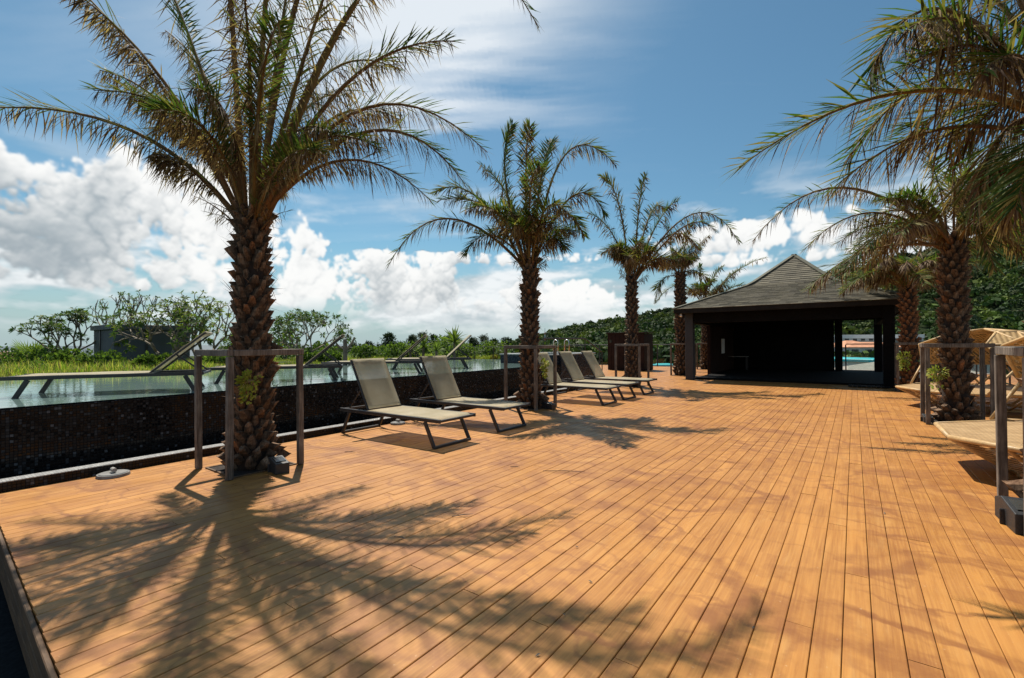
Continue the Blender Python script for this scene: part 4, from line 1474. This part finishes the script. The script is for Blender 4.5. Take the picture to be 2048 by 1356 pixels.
q = toward(500, 762, (-5.2, 2.4), .30)
epiphyte(q, -fwd, .105, 'clump of yellow green leaves hanging on the thick palm trunk', 1, .8)
q = toward(1083, 728, (-5.28, 7.83), .10)
epiphyte(q, rgt, .13, 'yellow green leaf clump on the side of the middle palm trunk', 2, .6)
q = toward(1877, 746, (1.27, 10.0), .25)
epiphyte(q, -rgt - fwd * .5, .115, 'bright green leaf clump on the palm between the daybeds', 3, .2)
q = toward(1812, 716, (1.13, 15.6), .25)
epiphyte(q, -rgt - fwd * .5, .15, 'bright green leaf clump on the palm at the pavilion corner', 4, .7)

# ------------------------------------------------------------------ planted roof beyond the pool
BZ = 0.60
bed = MB().add(*ngrid(30, 30, lambda a, b: (-34 + 21.6 * a, -14 + 36 * b, BZ + .12 * math.sin(a * 17) * math.sin(b * 23) * (1 if a < .95 else 0)))).build('planting_bed', 'soil', None, True)
tag(bed, 'green planted strip beyond the far edge of the pool', kind='structure')
rr = random.Random(21)
g = MB()
NB = 70000
for k in range(NB):
    a = rr.random() ** 1.6
    x_ = -12.45 - a * 8.5
    y_ = rr.uniform(-4, 19)
    tuft = .5 + .5 * math.sin(x_ * 2.3 + 1.7 * math.sin(y_ * 1.3)) * math.sin(y_ * 1.9 + x_)
    tuft = max(0.0, tuft * 1.25 - .25)
    h = (.05 + .30 * tuft) * rr.uniform(.6, 1.25)
    if rr.random() > .35 + tuft:
        continue
    if y_ > 7:
        h *= .55
    an = rr.uniform(0, 6.283)
    ln = rr.uniform(.1, .6) * h
    c = Vector((x_, y_, BZ + .02))
    e = c + Vector((math.cos(an) * ln, math.sin(an) * ln, h))
    mdl = c + Vector((math.cos(an) * ln * .3, math.sin(an) * ln * .3, h * .62))
    s = Vector((-math.sin(an), math.cos(an), 0)) * .0065
    gg = rr.uniform(.7, 1.3)
    col = rr.choice([(0.21 * gg, 0.31 * gg, 0.035 * gg), (0.14 * gg, 0.23 * gg, 0.03 * gg), (0.32 * gg, 0.33 * gg, 0.07 * gg), (0.34 * gg, 0.28 * gg, 0.11 * gg)])
    g.add([c - s, c + s, mdl + s * .8, mdl - s * .8, e], [(0, 1, 2, 3), (3, 2, 4)], col)
o = g.build('grass', 'grassm')
tag(o, 'bright green ornamental grass along the far edge of the pool', 'grass', kind='stuff')

bx = thing('service_box', (-19.85, 5.5, BZ), 'blue grey rendered plant room box among the frangipani trees', 'box')
MB().box((0, 0, .60), (2.2, 2.1, 1.24), b=.012).build('body', 'box', bx)
MB().box((0, 0, 1.29), (2.36, 2.26, .16), b=.012).build('coping', 'boxtrim', bx)
MB().box((1.112, -.2, .60), (.03, .05, 1.2)).build('joint_strip', 'railm', bx)
MB().box((-.3, -1.062, .60), (.05, .03, 1.2)).build('joint_strip', 'railm', bx)


def frangipani(name, base, height, spread, label, seed, density=1.0, levels=5, yellow=.3):
    rr = random.Random(seed)
    t = thing(name, base, label, 'tree', 'frangipani trees behind the pool')
    wood, lv = MB(), MB()
    tips = []

    def grow(p, d, ln, r, lev):
        e = p + d * ln
        m_ = (p + e) / 2 + Vector((rr.uniform(-1, 1), rr.uniform(-1, 1), rr.uniform(-.3, .6))) * ln * .09
        wood.tube([p, m_, e], [r, r * .85, r * .72], 5)
        if lev <= 1:
            tips.append((e, d))
        if lev == 0:
            return
        n = 3 if rr.random() < .55 else 2
        a0 = rr.uniform(0, 6.28)
        for k in range(n):
            a = a0 + k * 6.283 / n + rr.uniform(-.4, .4)
            x_ = d.orthogonal().normalized()
            y_ = d.cross(x_)
            sp = rr.uniform(.5, .95)
            nd = (d + (x_ * math.cos(a) + y_ * math.sin(a)) * sp)
            nd.z = nd.z * .85 + .12
            nd.x *= spread; nd.y *= spread
            nd.normalize()
            if lev <= 3 and rr.random() < .12:
                continue
            grow(e, nd, ln * rr.uniform(.68, .92), r * .7, lev - 1)
    k = height * .30
    for s in range(3):
        a = s * 2.1 + seed
        d = Vector((math.cos(a) * .55, math.sin(a) * .55, 1)).normalized()
        grow(Vector((math.cos(a) * .05, math.sin(a) * .05, -.03)), d, k * rr.uniform(.75, 1.1), .045 * height / 1.8, levels - 1)
    for e, d in tips:
        if rr.random() > density:
            continue
        for j in range(rr.randrange(7, 12)):
            a = j * 2.4 + rr.uniform(-.3, .3)
            x_ = d.orthogonal().normalized(); y_ = d.cross(x_)
            dr = (d * rr.uniform(.1, .9) + x_ * math.cos(a) + y_ * math.sin(a)).normalized()
            l = rr.uniform(.11, .19)
            n_ = dr.cross(d)
            n_ = n_.normalized() if n_.length > .01 else x_
            s = n_ * l * .17
            g_ = rr.uniform(.7, 1.3)
            if rr.random() < yellow:
                col = (0.20 * g_, 0.25 * g_, 0.04 * g_)
            else:
                col = rr.choice([(0.06 * g_, 0.115 * g_, 0.025 * g_), (0.085 * g_, 0.15 * g_, 0.03 * g_)])
            b_ = e + dr * .01
            lv.add([b_, b_ + dr * l * .45 + s, b_ + dr * l - Vector((0, 0, l * .15)), b_ + dr * l * .45 - s], [(0, 1, 2), (0, 2, 3)], col)
    zs = max(p[0].z for p in tips) if tips else height
    f = height / (zs + .1)
    for mb in (wood, lv):
        mb.v = [(a * f, b * f, c * f if c > 0 else c) for a, b, c in mb.v]
    wood.build('trunk', 'twig', t, True)
    lv.build('crown', 'leaf', t)
    return t


def at_bed(u, d):
    p = px(u, 690, d)
    return (p.x, p.y, BZ + .04)


frangipani('frangipani_tree', at_bed(128, 15.2), 1.95, .56, 'small round frangipani tree left of the grey box', 31, 1.0, 5, .15)
frangipani('frangipani_tree', at_bed(338, 14.6), 2.30, .74, 'broad frangipani tree in front of the grey box', 36, .62, 6, .35)
frangipani('frangipani_tree', at_bed(405, 15.6), 2.45, .7, 'yellow green frangipani tree close behind the thick palm trunk', 33, .8, 5, .8)
frangipani('frangipani_tree', at_bed(250, 18.6), 2.9, .5, 'sparse tall frangipani tree rising behind the grey box', 34, .55, 5, .1)
frangipani('frangipani_tree', at_bed(605, 15.0), 1.85, .75, 'dark leaved frangipani tree right of the thick palm trunk', 35, .65, 6, .12)

# stakes propping the broad tree
for k, (a, l_) in enumerate(((2.2, .8), (3.3, .95), (4.3, .85))):
    b_ = Vector(at_bed(318, 14.2))
    pr = MB().tube([(math.cos(a) * l_, math.sin(a) * l_, -.03), (0, 0, .42)], [.022, .018], 6).build('prop_pole', 'twig')
    pr.location = b_
    tag(pr, ('thin wooden prop leaning on the broad frangipani, the one closest to the grey box', 'longest thin prop leaning on the broad frangipani tree', 'thin wooden prop leaning on the broad frangipani, closest to the pool')[k], 'pole', 'props under the broad frangipani')
dt = thing('dead_stump', at_bed(690, 13.6), 'bare forked wooden stump standing among the grass', 'stump')
MB().tube([(0, 0, -.05), (.01, 0, .42), (0, .0, .80)], [.07, .06, .055], 8).build('trunk', 'bird', dt)
MB().tube([(0, 0, .45), (.20, .12, .72), (.24, .15, .86)], [.035, .028, .022], 6).build('branch', 'bird', dt)
MB().tube([(0, 0, .50), (-.16, -.10, .60), (-.23, -.14, .70)], [.033, .026, .02], 6).build('branch', 'bird', dt)
MB().tube([(0, 0, .15), (.22, .14, -.02)], [.03, .03], 6).build('root', 'bird', dt)


def fan_palm(name, loc, size, label, seed, n=16, col=(0.19, 0.27, 0.045)):
    rr = random.Random(seed)
    t = thing(name, loc, label, 'plant')
    for k in range(n):
        a = k * 2.4
        e = rr.uniform(.25, 1.3)
        d = Vector((math.cos(a) * math.cos(e), math.sin(a) * math.cos(e), math.sin(e)))
        c = d * size * rr.uniform(.35, .55)
        s = d.cross(Vector((0, 0, 1)))
        s = s.normalized() if s.length > .05 else Vector((1, 0, 0))
        mb = MB()
        mb.tube([(0, 0, 0), c], [.012, .008], 4, (0.1, 0.12, .04))
        for j in range(13):
            b = R(-85 + 170 * j / 12)
            dr = (d * math.cos(b) + s * math.sin(b)).normalized()
            l = size * .5 * rr.uniform(.85, 1.1)
            w_ = dr.cross(d.cross(s)).normalized() * .016 * size
            g_ = rr.uniform(.7, 1.3)
            mb.add([c, c + dr * l * .5 + w_, c + dr * l - Vector((0, 0, .1 * l)), c + dr * l * .5 - w_], [(0, 1, 2, 3)], tuple(x_ * g_ for x_ in col))
        mb.build('leaf', 'leaf', t)
    return t


fan_palm('fan_palm', at_bed(62, 17.5), 1.05, 'bushy fan palm at the left end of the planted strip', 41, 20)
fan_palm('fan_palm', at_bed(165, 17.0), .7, 'small fan palm behind the round frangipani tree', 42, 14)


def spiky(loc, h, label, seed, n=46):
    rr = random.Random(seed)
    t = thing('yucca_plant', loc, label, 'plant', 'spiky yuccas behind the pool')
    MB().tube([(0, 0, -.05), (.02, 0, h * .6)], [.06, .045], 7).build('stem', 'bird', t)
    mb = MB()
    for k in range(n):
        a = k * 2.4
        e = rr.uniform(-.3, 1.5)
        d = Vector((math.cos(a) * math.cos(e), math.sin(a) * math.cos(e), math.sin(e)))
        l = h * rr.uniform(.42, .62)
        c = Vector((.02, 0, h * (.6 + .0 * e)))
        s = d.orthogonal().normalized() * .02 * h
        g_ = rr.uniform(.7, 1.3)
        mdl = c + d * l * .5
        mb.add([c - s, c + s, mdl + s, mdl - s, c + d * l - Vector((0, 0, l * .25 * math.cos(e)))], [(0, 1, 2, 3), (3, 2, 4)], (0.14 * g_, 0.20 * g_, .035 * g_))
    mb.build('leaves', 'leaf', t)


for k, (u_, d_, h_, lb) in enumerate(((846, 17.5, .95, 'spiky yucca just behind the third pool lounger'), (872, 16.5, .75, 'low bushy yucca between the last two pool lounger backs'), (908, 17.8, 1.25, 'tallest spiky yucca right behind the last pool lounger'), (820, 18.5, .7, 'short spiky yucca farthest left of its kind'))):
    p = px(u_, 690, d_)
    spiky((p.x, p.y, BZ), h_, lb, 50 + k)

# bushes
def bush(loc, r, h, label, seed, n=700, cols=None, group='shrubs behind the pool', leaf=.10):
    rr = random.Random(seed)
    t = thing('shrub', loc, label, 'shrub', group)
    mb = MB()
    cols = cols or [(0.08, 0.14, 0.026), (0.13, 0.20, 0.034), (0.05, 0.09, 0.022)]
    lumps = [(Vector((rr.uniform(-.6, .6) * r, rr.uniform(-.6, .6) * r, rr.uniform(.35, .8) * h)), rr.uniform(.35, .6) * min(r, h)) for _ in range(7)]
    for k in range(n):
        c0, lr = rr.choice(lumps)
        d = Vector((rr.gauss(0, 1), rr.gauss(0, 1), rr.gauss(0, 1))).normalized()
        c = c0 + d * lr * rr.uniform(.6, 1.05)
        if c.z < 0:
            continue
        l = leaf * rr.uniform(.6, 1.3)
        a = (d + Vector((rr.uniform(-1, 1), rr.uniform(-1, 1), rr.uniform(-1, 1)))).normalized()
        s = a.orthogonal().normalized() * l * .35
        g_ = rr.uniform(.6, 1.4)
        mb.add([c, c + a * l * .5 + s, c + a * l, c + a * l * .5 - s], [(0, 1, 2, 3)], tuple(x_ * g_ for x_ in rr.choice(cols)))
    mb.build('crown', 'leaf', t)
    st = MB()
    for k in range(5):
        st.tube([(0, 0, -.1), lumps[k][0]], [.03 * r, .012 * r], 5)
    st.build('stems', 'twig', t)


for k, (u_, v_, d_, r_, h_, lb) in enumerate(((15, 752, 14.0, .8, .5, 'dark green shrub at the left picture edge behind the pool'), (55, 748, 15.0, .7, .4, 'dark shrub below the fan palm'), (100, 735, 15.5, .6, .55, 'low shrub between the fan palm and the round frangipani'),
                                               (470, 720, 19.0, .8, 1.0, 'leafy shrub seen just left of the thick palm trunk'), (570, 715, 19.5, .9, 1.15, 'leafy shrub seen just right of the thick palm trunk'), (780, 712, 22.0, 1.0, .5, 'low green shrub in the middle of the far pool edge'), (960, 712, 24.0, 1.2, .6, 'low green shrub right of the spiky yuccas'),
        (215, 738, 13.6, .55, .42, 'rounded bright shrub at the foot of the grey box corner'), (300, 737, 13.2, .6, .36, 'low bright shrub under the broad frangipani'), (120, 742, 13.4, .6, .46, 'rounded bright shrub under the round frangipani'), (440, 734, 14.0, .6, .40, 'rounded shrub just left of the thick palm guard'), (640, 728, 14.5, .6, .38, 'low shrub at the pool edge right of the thick palm guard'),
        (735, 714, 20.0, .8, .55, 'pale green shrub just right of the dead stump'), (800, 714, 19.0, .7, .7, 'round shrub left of the spiky yuccas'), (890, 714, 21.0, .9, .75, 'shrub filling the gap between the yuccas'), (925, 714, 19.5, .7, .6, 'small shrub under the back of the last pool lounger'), (990, 713, 21.0, .9, .7, 'shrub next to the far rail of the pool'), (650, 716, 19.0, .8, .7, 'shrub between the dark frangipani and the dead stump'))):
    p = px(u_, v_, d_)
    bush((p.x, p.y, BZ - .3 if k < 2 else BZ), r_, h_ + (.3 if k < 2 else 0), lb, 60 + k, 900)

# ------------------------------------------------------------------ land, sea, hill, far trees, far buildings
GZ = -11.0
sea = MB().add([(-40000, -9000, GZ - 3), (9000, -9000, GZ - 3), (9000, 42000, GZ - 3), (-40000, 42000, GZ - 3)], [(0, 1, 2, 3)]).build('sea', 'sea')
tag(sea, 'grey blue sea reaching the horizon at the left', kind='structure')
lv_, lf_ = ngrid(40, 40, lambda a, b: (-330 + 2400 * a, -600 + 1700 * b, GZ - 6 * max(0, 1 - a * 24)))
land = MB().add(lv_, lf_).build('ground', 'land', None, True)
tag(land, 'low green ground around the building far below the deck', kind='structure')
# the building under the deck
bw = MB().box((-10.5, 6, GZ / 2 - .3), (48, 42, -GZ - .7))
bw = bw.build('roof_building', 'concrete')
bw.location = (0, 0, 0)
tag(bw, 'concrete building whose roof carries the deck and the pool', 'building')


def hill_top(u):
    k = [(960, 704), (1010, 690), (1090, 668), (1150, 655), (1240, 640), (1340, 622), (1500, 596), (1650, 560), (1800, 523), (1950, 488), (2100, 455), (2300, 425), (2600, 400), (3200, 390)]
    for (a, va), (b, vb) in zip(k, k[1:]):
        if a <= u <= b:
            return va + (vb - va) * (u - a) / (b - a)
    return 704 if u < 960 else 390


HC = []


def hill_pt(a, b):
    """a across the view from the left foot to the right, b from the foot to the ridge and over"""
    u = 955 + 2200 * a
    dist = 330 + 560 * b - 110 * a
    vt = hill_top(u)
    k = px(u, vt, 1.0) - CAMP
    zr = EYE + k.z * 780
    prof = min(1.0, (b / .8)) ** 1.15 if b < .8 else 1.0 - (b - .8) * .9
    p = px(u, 690, dist)
    nz = 5.0 * math.sin(a * 43 + b * 9) * math.sin(b * 21 + a * 13) + 3.0 * math.sin(a * 90 + 2) * math.sin(b * 37)
    return Vector((p.x, p.y, GZ - 2 + (zr - GZ) * prof + nz * min(1, b * 3) * min(1, a * 5)))


hv, hf = ngrid(90, 40, hill_pt)
hill = MB().add(hv, hf).build('hill', 'hill', None, True)
tag(hill, 'forested green hill rising to the right behind the pavilion', kind='structure')


rs = np.random.RandomState(5)


def spray_mesh(items, nq, obj_name, label, cat):
    """tree crowns as shells of leaf sprays: items are (centre, radius, height, colour)"""
    n = len(items)
    C = np.array([i[0] for i in items]); S = np.array([i[1] for i in items]); Hh = np.array([i[2] for i in items]); K_ = np.array([i[3] for i in items])
    d = rs.randn(n, nq, 3); d /= np.linalg.norm(d, axis=2, keepdims=True)
    d[:, :, 2] = np.abs(d[:, :, 2]) * 1.0 - .25
    lump = 1 + .28 * np.sin(d[:, :, 0] * 5 + C[:, None, 0]) * np.sin(d[:, :, 1] * 5 + C[:, None, 1])
    P = C[:, None, :] + d * np.stack([S, S, Hh], 1)[:, None, :] * (lump * rs.uniform(.72, 1.06, (n, nq)))[..., None]
    nr = d + rs.randn(n, nq, 3) * .55
    nr /= np.linalg.norm(nr, axis=2, keepdims=True)
    t1 = np.cross(nr, rs.randn(n, nq, 3)); t1 /= np.linalg.norm(t1, axis=2, keepdims=True)
    t2 = np.cross(nr, t1)
    sz = (S[:, None] * rs.uniform(.22, .42, (n, nq)))[..., None]
    q = np.stack([P - t1 * sz, P - t2 * sz * .7, P + t1 * sz, P + t2 * sz * .7], 2).reshape(-1, 3)
    nf = n * nq
    col = (K_[:, None, :] * rs.uniform(.55, 1.45, (n, nq, 1)) * rs.uniform(.75, 1.25, (n, 1, 1))).reshape(-1, 3)
    me = bpy.data.meshes.new(obj_name)
    me.vertices.add(nf * 4); me.vertices.foreach_set('co', q.ravel())
    me.loops.add(nf * 4); me.loops.foreach_set('vertex_index', np.arange(nf * 4))
    me.polygons.add(nf); me.polygons.foreach_set('loop_start', np.arange(nf) * 4); me.polygons.foreach_set('loop_total', np.full(nf, 4))
    me.update(calc_edges=True)
    at = me.attributes.new('col', 'FLOAT_COLOR', 'FACE')
    at.data.foreach_set('color', np.concatenate([col, np.ones((nf, 1))], 1).astype(np.float32).ravel())
    me.materials.append(M['blob'])
    ob = bpy.data.objects.new(obj_name, me)
    COL.objects.link(ob)
    return tag(ob, label, cat, kind='stuff')


items = []
FC = [(0.034, 0.066, 0.017), (0.046, 0.090, 0.020), (0.024, 0.048, 0.018), (0.075, 0.115, 0.026), (0.055, 0.078, 0.024), (0.11, 0.15, 0.032), (0.03, 0.055, 0.022)]
for k in range(6500):
    a = rs.rand() * .56
    b = rs.rand() ** .9 * .92
    p = hill_pt(a, b)
    s = rs.uniform(2.0, 5.0) * (1 if rs.rand() < .88 else 1.7)
    items.append(((p.x, p.y, p.z + s * .35), s, s * rs.uniform(.8, 1.2), FC[rs.randint(len(FC))]))
spray_mesh(items, 46, 'hill_forest', 'dense forest canopy covering the green hill', 'forest')
# low woods on the flat in front of the hill and the sea
items = []
for k in range(2200):
    u_ = rs.uniform(440, 2150)
    d_ = rs.uniform(70, 330)
    p = px(u_, 690, d_)
    vt = 691 + 20 * rs.rand() if u_ < 1010 else 686 + 16 * rs.rand()
    if u_ > 1600:
        vt += 18 * (1 - min(1, d_ / 300)) + 4
    zt = EYE + (px(u_, vt, 1).z - EYE) * d_
    s = rs.uniform(1.6, 3.6)
    items.append(((p.x, p.y, zt - s), s, s * rs.uniform(.8, 1.3), FC[rs.randint(len(FC))]))
spray_mesh(items, 60, 'low_woods', 'band of low woods between the pool and the hill', 'woods')


# feathery casuarina trees against the sky
def casuarina(kind):
    rr = random.Random(200 + kind)
    wood, lv = MB(), MB()
    H_ = 16.0
    wood.tube([(0, 0, -1), (rr.uniform(-.3, .3), 0, 8), (rr.uniform(-.4, .4), .2, 15)], [.28, .18, .04], 6)
    for k in range(230):
        z = rr.uniform(2.5, 15.7)
        a = rr.uniform(0, 6.283)
        reach = (4.6 if kind % 2 else 3.6) * (1 - ((z - 2) / 14.5) ** 1.7) * rr.uniform(.4, 1.15) + .35
        e = Vector((math.cos(a) * reach, math.sin(a) * reach, z + reach * rr.uniform(.25, .8)))
        if k % 3 == 0:
            wood.tube([(0, 0, z - .2), e], [.05, .015], 4)
        for j in range(14):
            f = rr.uniform(.35, 1.1)
            c = Vector((0, 0, z)).lerp(e, f) + Vector((rr.gauss(0, .22), rr.gauss(0, .22), rr.gauss(0, .22)))
            l = rr.uniform(.35, .9)
            d = Vector((math.cos(a) * rr.uniform(0, .8) + rr.uniform(-.5, .5), math.sin(a) * rr.uniform(0, .8) + rr.uniform(-.5, .5), rr.uniform(-.7, .9))).normalized()
            s = d.orthogonal().normalized() * l * .16
            g_ = rr.uniform(.6, 1.4)
            lv.add([c, c + d * l * .5 + s, c + d * l, c + d * l * .5 - s], [(0, 1, 2, 3)], (0.035 * g_, 0.058 * g_, 0.022 * g_))
    return wood.mesh('trunk', 'bird'), lv.mesh('crown', 'blob')


CAS = [casuarina(k) for k in range(5)]
cas_px = [(636, 690, 120, 'casuarina tree just left of the dead stump'), (706, 687, 150, 'casuarina tree just right of the dead stump'), (738, 684, 165, 'lone pale casuarina tree over the sea'), (778, 668, 135, 'tall dense casuarina tree standing alone against the sky'),
          (800, 684, 150, 'lower casuarina leaning on the tall lone one'), (826, 671, 150, 'first tree of the casuarina row behind the yuccas'), (846, 666, 140, 'tallest tree of the casuarina row behind the yuccas'), (868, 671, 160, 'third tree of the casuarina row behind the yuccas'),
          (893, 674, 150, 'fourth tree of the casuarina row behind the yuccas'), (916, 677, 165, 'casuarina behind the tallest yucca'), (946, 676, 150, 'casuarina over the white hut roof'), (968, 672, 150, 'slim casuarina right of the white hut'),
          (990, 679, 170, 'last casuarina before the palm by the second lounger'), (1012, 676, 160, 'casuarina touching the trunk of the middle palm'), (1090, 684, 190, 'casuarina under the radio mast'), (1180, 690, 180, 'casuarina left of the brown cabinet'),
          (1310, 686, 150, 'pale casuarina right of the brown cabinet'), (1330, 690, 170, 'casuarina just left of the pavilion'), (478, 690, 130, 'casuarina half hidden by the thick palm trunk')]
for k, (u_, v_, d_, lb) in enumerate(cas_px):
    p = px(u_, v_, d_)
    base_z = GZ - 2
    t = thing('casuarina_tree', (p.x, p.y, base_z), lb, 'tree', 'casuarina trees behind the pool', k * 1.3)
    sc_ = (p.z - base_z) / 16.0
    t.scale = (sc_, sc_, sc_)
    for me, nm in zip(CAS[k % 5], ('trunk', 'crown')):
        o = bpy.data.objects.new(nm, me); COL.objects.link(o); o.parent = t

# radio mast on the hill
mp = px(1090, 676, 480)
mast = thing('radio_mast', mp, 'thin red and white radio mast on the hill', 'mast')
for k in range(5):
    MB().tube([(0, 0, -6 + 3.2 * k), (0, 0, -6 + 3.2 * (k + 1))], [.65 - .08 * k, .57 - .08 * k], 4).build('mast_section', 'mastred' if k % 2 else 'white', mast)


def house(name, u, d, wid, dep, z_eave, z_ridge, roofm, wallm, label, yaw=0.0, cat='house', flat=False, nwin=4):
    p = px(u, 690, d)
    t = thing(name, (p.x, p.y, GZ - 3), label, cat, None, YAW + yaw)
    ze, zr = z_eave - GZ + 3, z_ridge - GZ + 3
    MB().box((0, 0, ze / 2), (wid, dep, ze)).build('wall', wallm, t)
    if flat:
        MB().box((0, 0, ze + .15), (wid + .6, dep + .6, max(.3, zr - ze)), b=.03).build('roof', roofm, t)
    else:
        a, b = wid / 2 + .6, dep / 2 + .6
        rl = max(.2, a - b * .9)
        mb = MB()
        mb.add([(-a, -b, ze - .15), (a, -b, ze - .15), (a, b, ze - .15), (-a, b, ze - .15), (-rl, 0, zr), (rl, 0, zr)], [(0, 1, 5, 4), (1, 2, 5), (2, 3, 4, 5), (3, 0, 4), (3, 2, 1, 0)])
        mb.build('roof', roofm, t)
    for k in range(nwin):
        xx = -wid / 2 + wid * (k + .5) / nwin
        for lv2 in range(2):
            w_ = MB().box((xx, -dep / 2 - .03, ze - 1.5 - 2.9 * lv2), (wid / nwin * .5, .1, 1.3)).build('window', 'window', t)
    return t


def zat(u, v, d):
    return px(u, v, d).z


house('beach_house', -12, 42, 9, 8, zat(0, 722, 42), zat(0, 703, 42), 'redroof', 'wallw', 'white house with red brown tiled roof at the left edge', .5)
house('white_hall', 1725, 230, 46, 16, zat(1725, 674, 230), zat(1725, 667, 230), 'white', 'wallw', 'long white flat roofed building under the forested hill', 0, 'building', True, 12)
house('grey_block', 1790, 215, 26, 12, zat(1790, 684, 215), zat(1790, 680, 215), 'greyroof', 'concrete', 'grey block beside the long white building', .1, 'building', True, 6)
house('orange_house', 1735, 150, 15, 9, zat(1735, 693, 150), zat(1735, 684, 150), 'orangeroof', 'wallw', 'house with orange tiled roof below the white building', -.2)
house('orange_house', 1698, 165, 11, 9, zat(1700, 690, 165), zat(1700, 681, 165), 'orangeroof', 'wallw', 'smaller orange roofed house seen next to the pavilion column', .2)
house('teal_shed', 1705, 62, 6.4, 9, zat(1705, 721, 62), zat(1705, 716, 62), 'teal', 'wallw', 'low building with flat turquoise roof seen through the pavilion', .35, 'building', True, 3)
house('grey_house', 1772, 48, 8, 7, zat(1770, 741, 48), zat(1770, 722, 48), 'greyroof', 'wallw', 'house with grey tiled hip roof beyond the pavilion opening', .2)
house('white_hut', 938, 120, 9, 6, zat(938, 711, 120), zat(938, 706, 120), 'white', 'wallw', 'small white roofed hut among the far trees', .1, 'hut', True, 2)
house('teal_hut', 1318, 70, 4, 4, zat(1318, 732, 70), zat(1318, 729, 70), 'teal', 'wallw', 'tiny turquoise roof beyond the far balustrade', .1, 'hut', True, 1)

# ------------------------------------------------------------------ small litter on the deck
rr = random.Random(77)
for k, (u_, v_, L_, a_) in enumerate(((1128, 944, .42, .5), (925, 1032, .16, .9), (800, 1078, .1, .2), (700, 905, .14, .4), (1030, 935, .1, .3))):
    p = gx(u_, v_, .004)
    mb = MB()
    dx, dy = math.cos(a_), math.sin(a_)
    mb.tube([(-dx * L_ / 2, -dy * L_ / 2, .006), (0.01, .012, .011), (dx * L_ / 2, dy * L_ / 2, .008)], [.003, .004, .0015], 5)
    if k == 0:
        mb.tube([(0, 0, .01), (.10, .02, .02)], [.003, .001], 4)
    o = mb.build('dry_twig', 'bird')
    o.location = p
    tag(o, ['long forked dry twig lying in the middle of the deck', 'short dry twig on the shadow edge of the thick palm', 'tiny twig scrap in the thick palm shadow', 'dry leaf strip near the leg of the closest lounger', 'small twig above the long forked twig'][k], 'twig')
for k in range(7):
    u_, v_ = rr.uniform(1050, 1950), rr.uniform(880, 1330)
    p = gx(u_, v_, .004)
    a = rr.uniform(0, 6.28)
    l = rr.uniform(.008, .016)
    o = MB().add([(-l, 0, 0), (0, -l * .4, .003), (l, 0, .006), (0, l * .4, .004), (0, 0, .009)], [(0, 1, 4), (1, 2, 4), (2, 3, 4), (3, 0, 4), (3, 2, 1, 0)]).build('leaf_scrap', 'twig')
    o.location = p
    o.rotation_euler = (0, 0, a)
    tag(o, 'tiny pale leaf scrap lying on the sunny deck', 'leaf', 'leaf scraps on the deck')
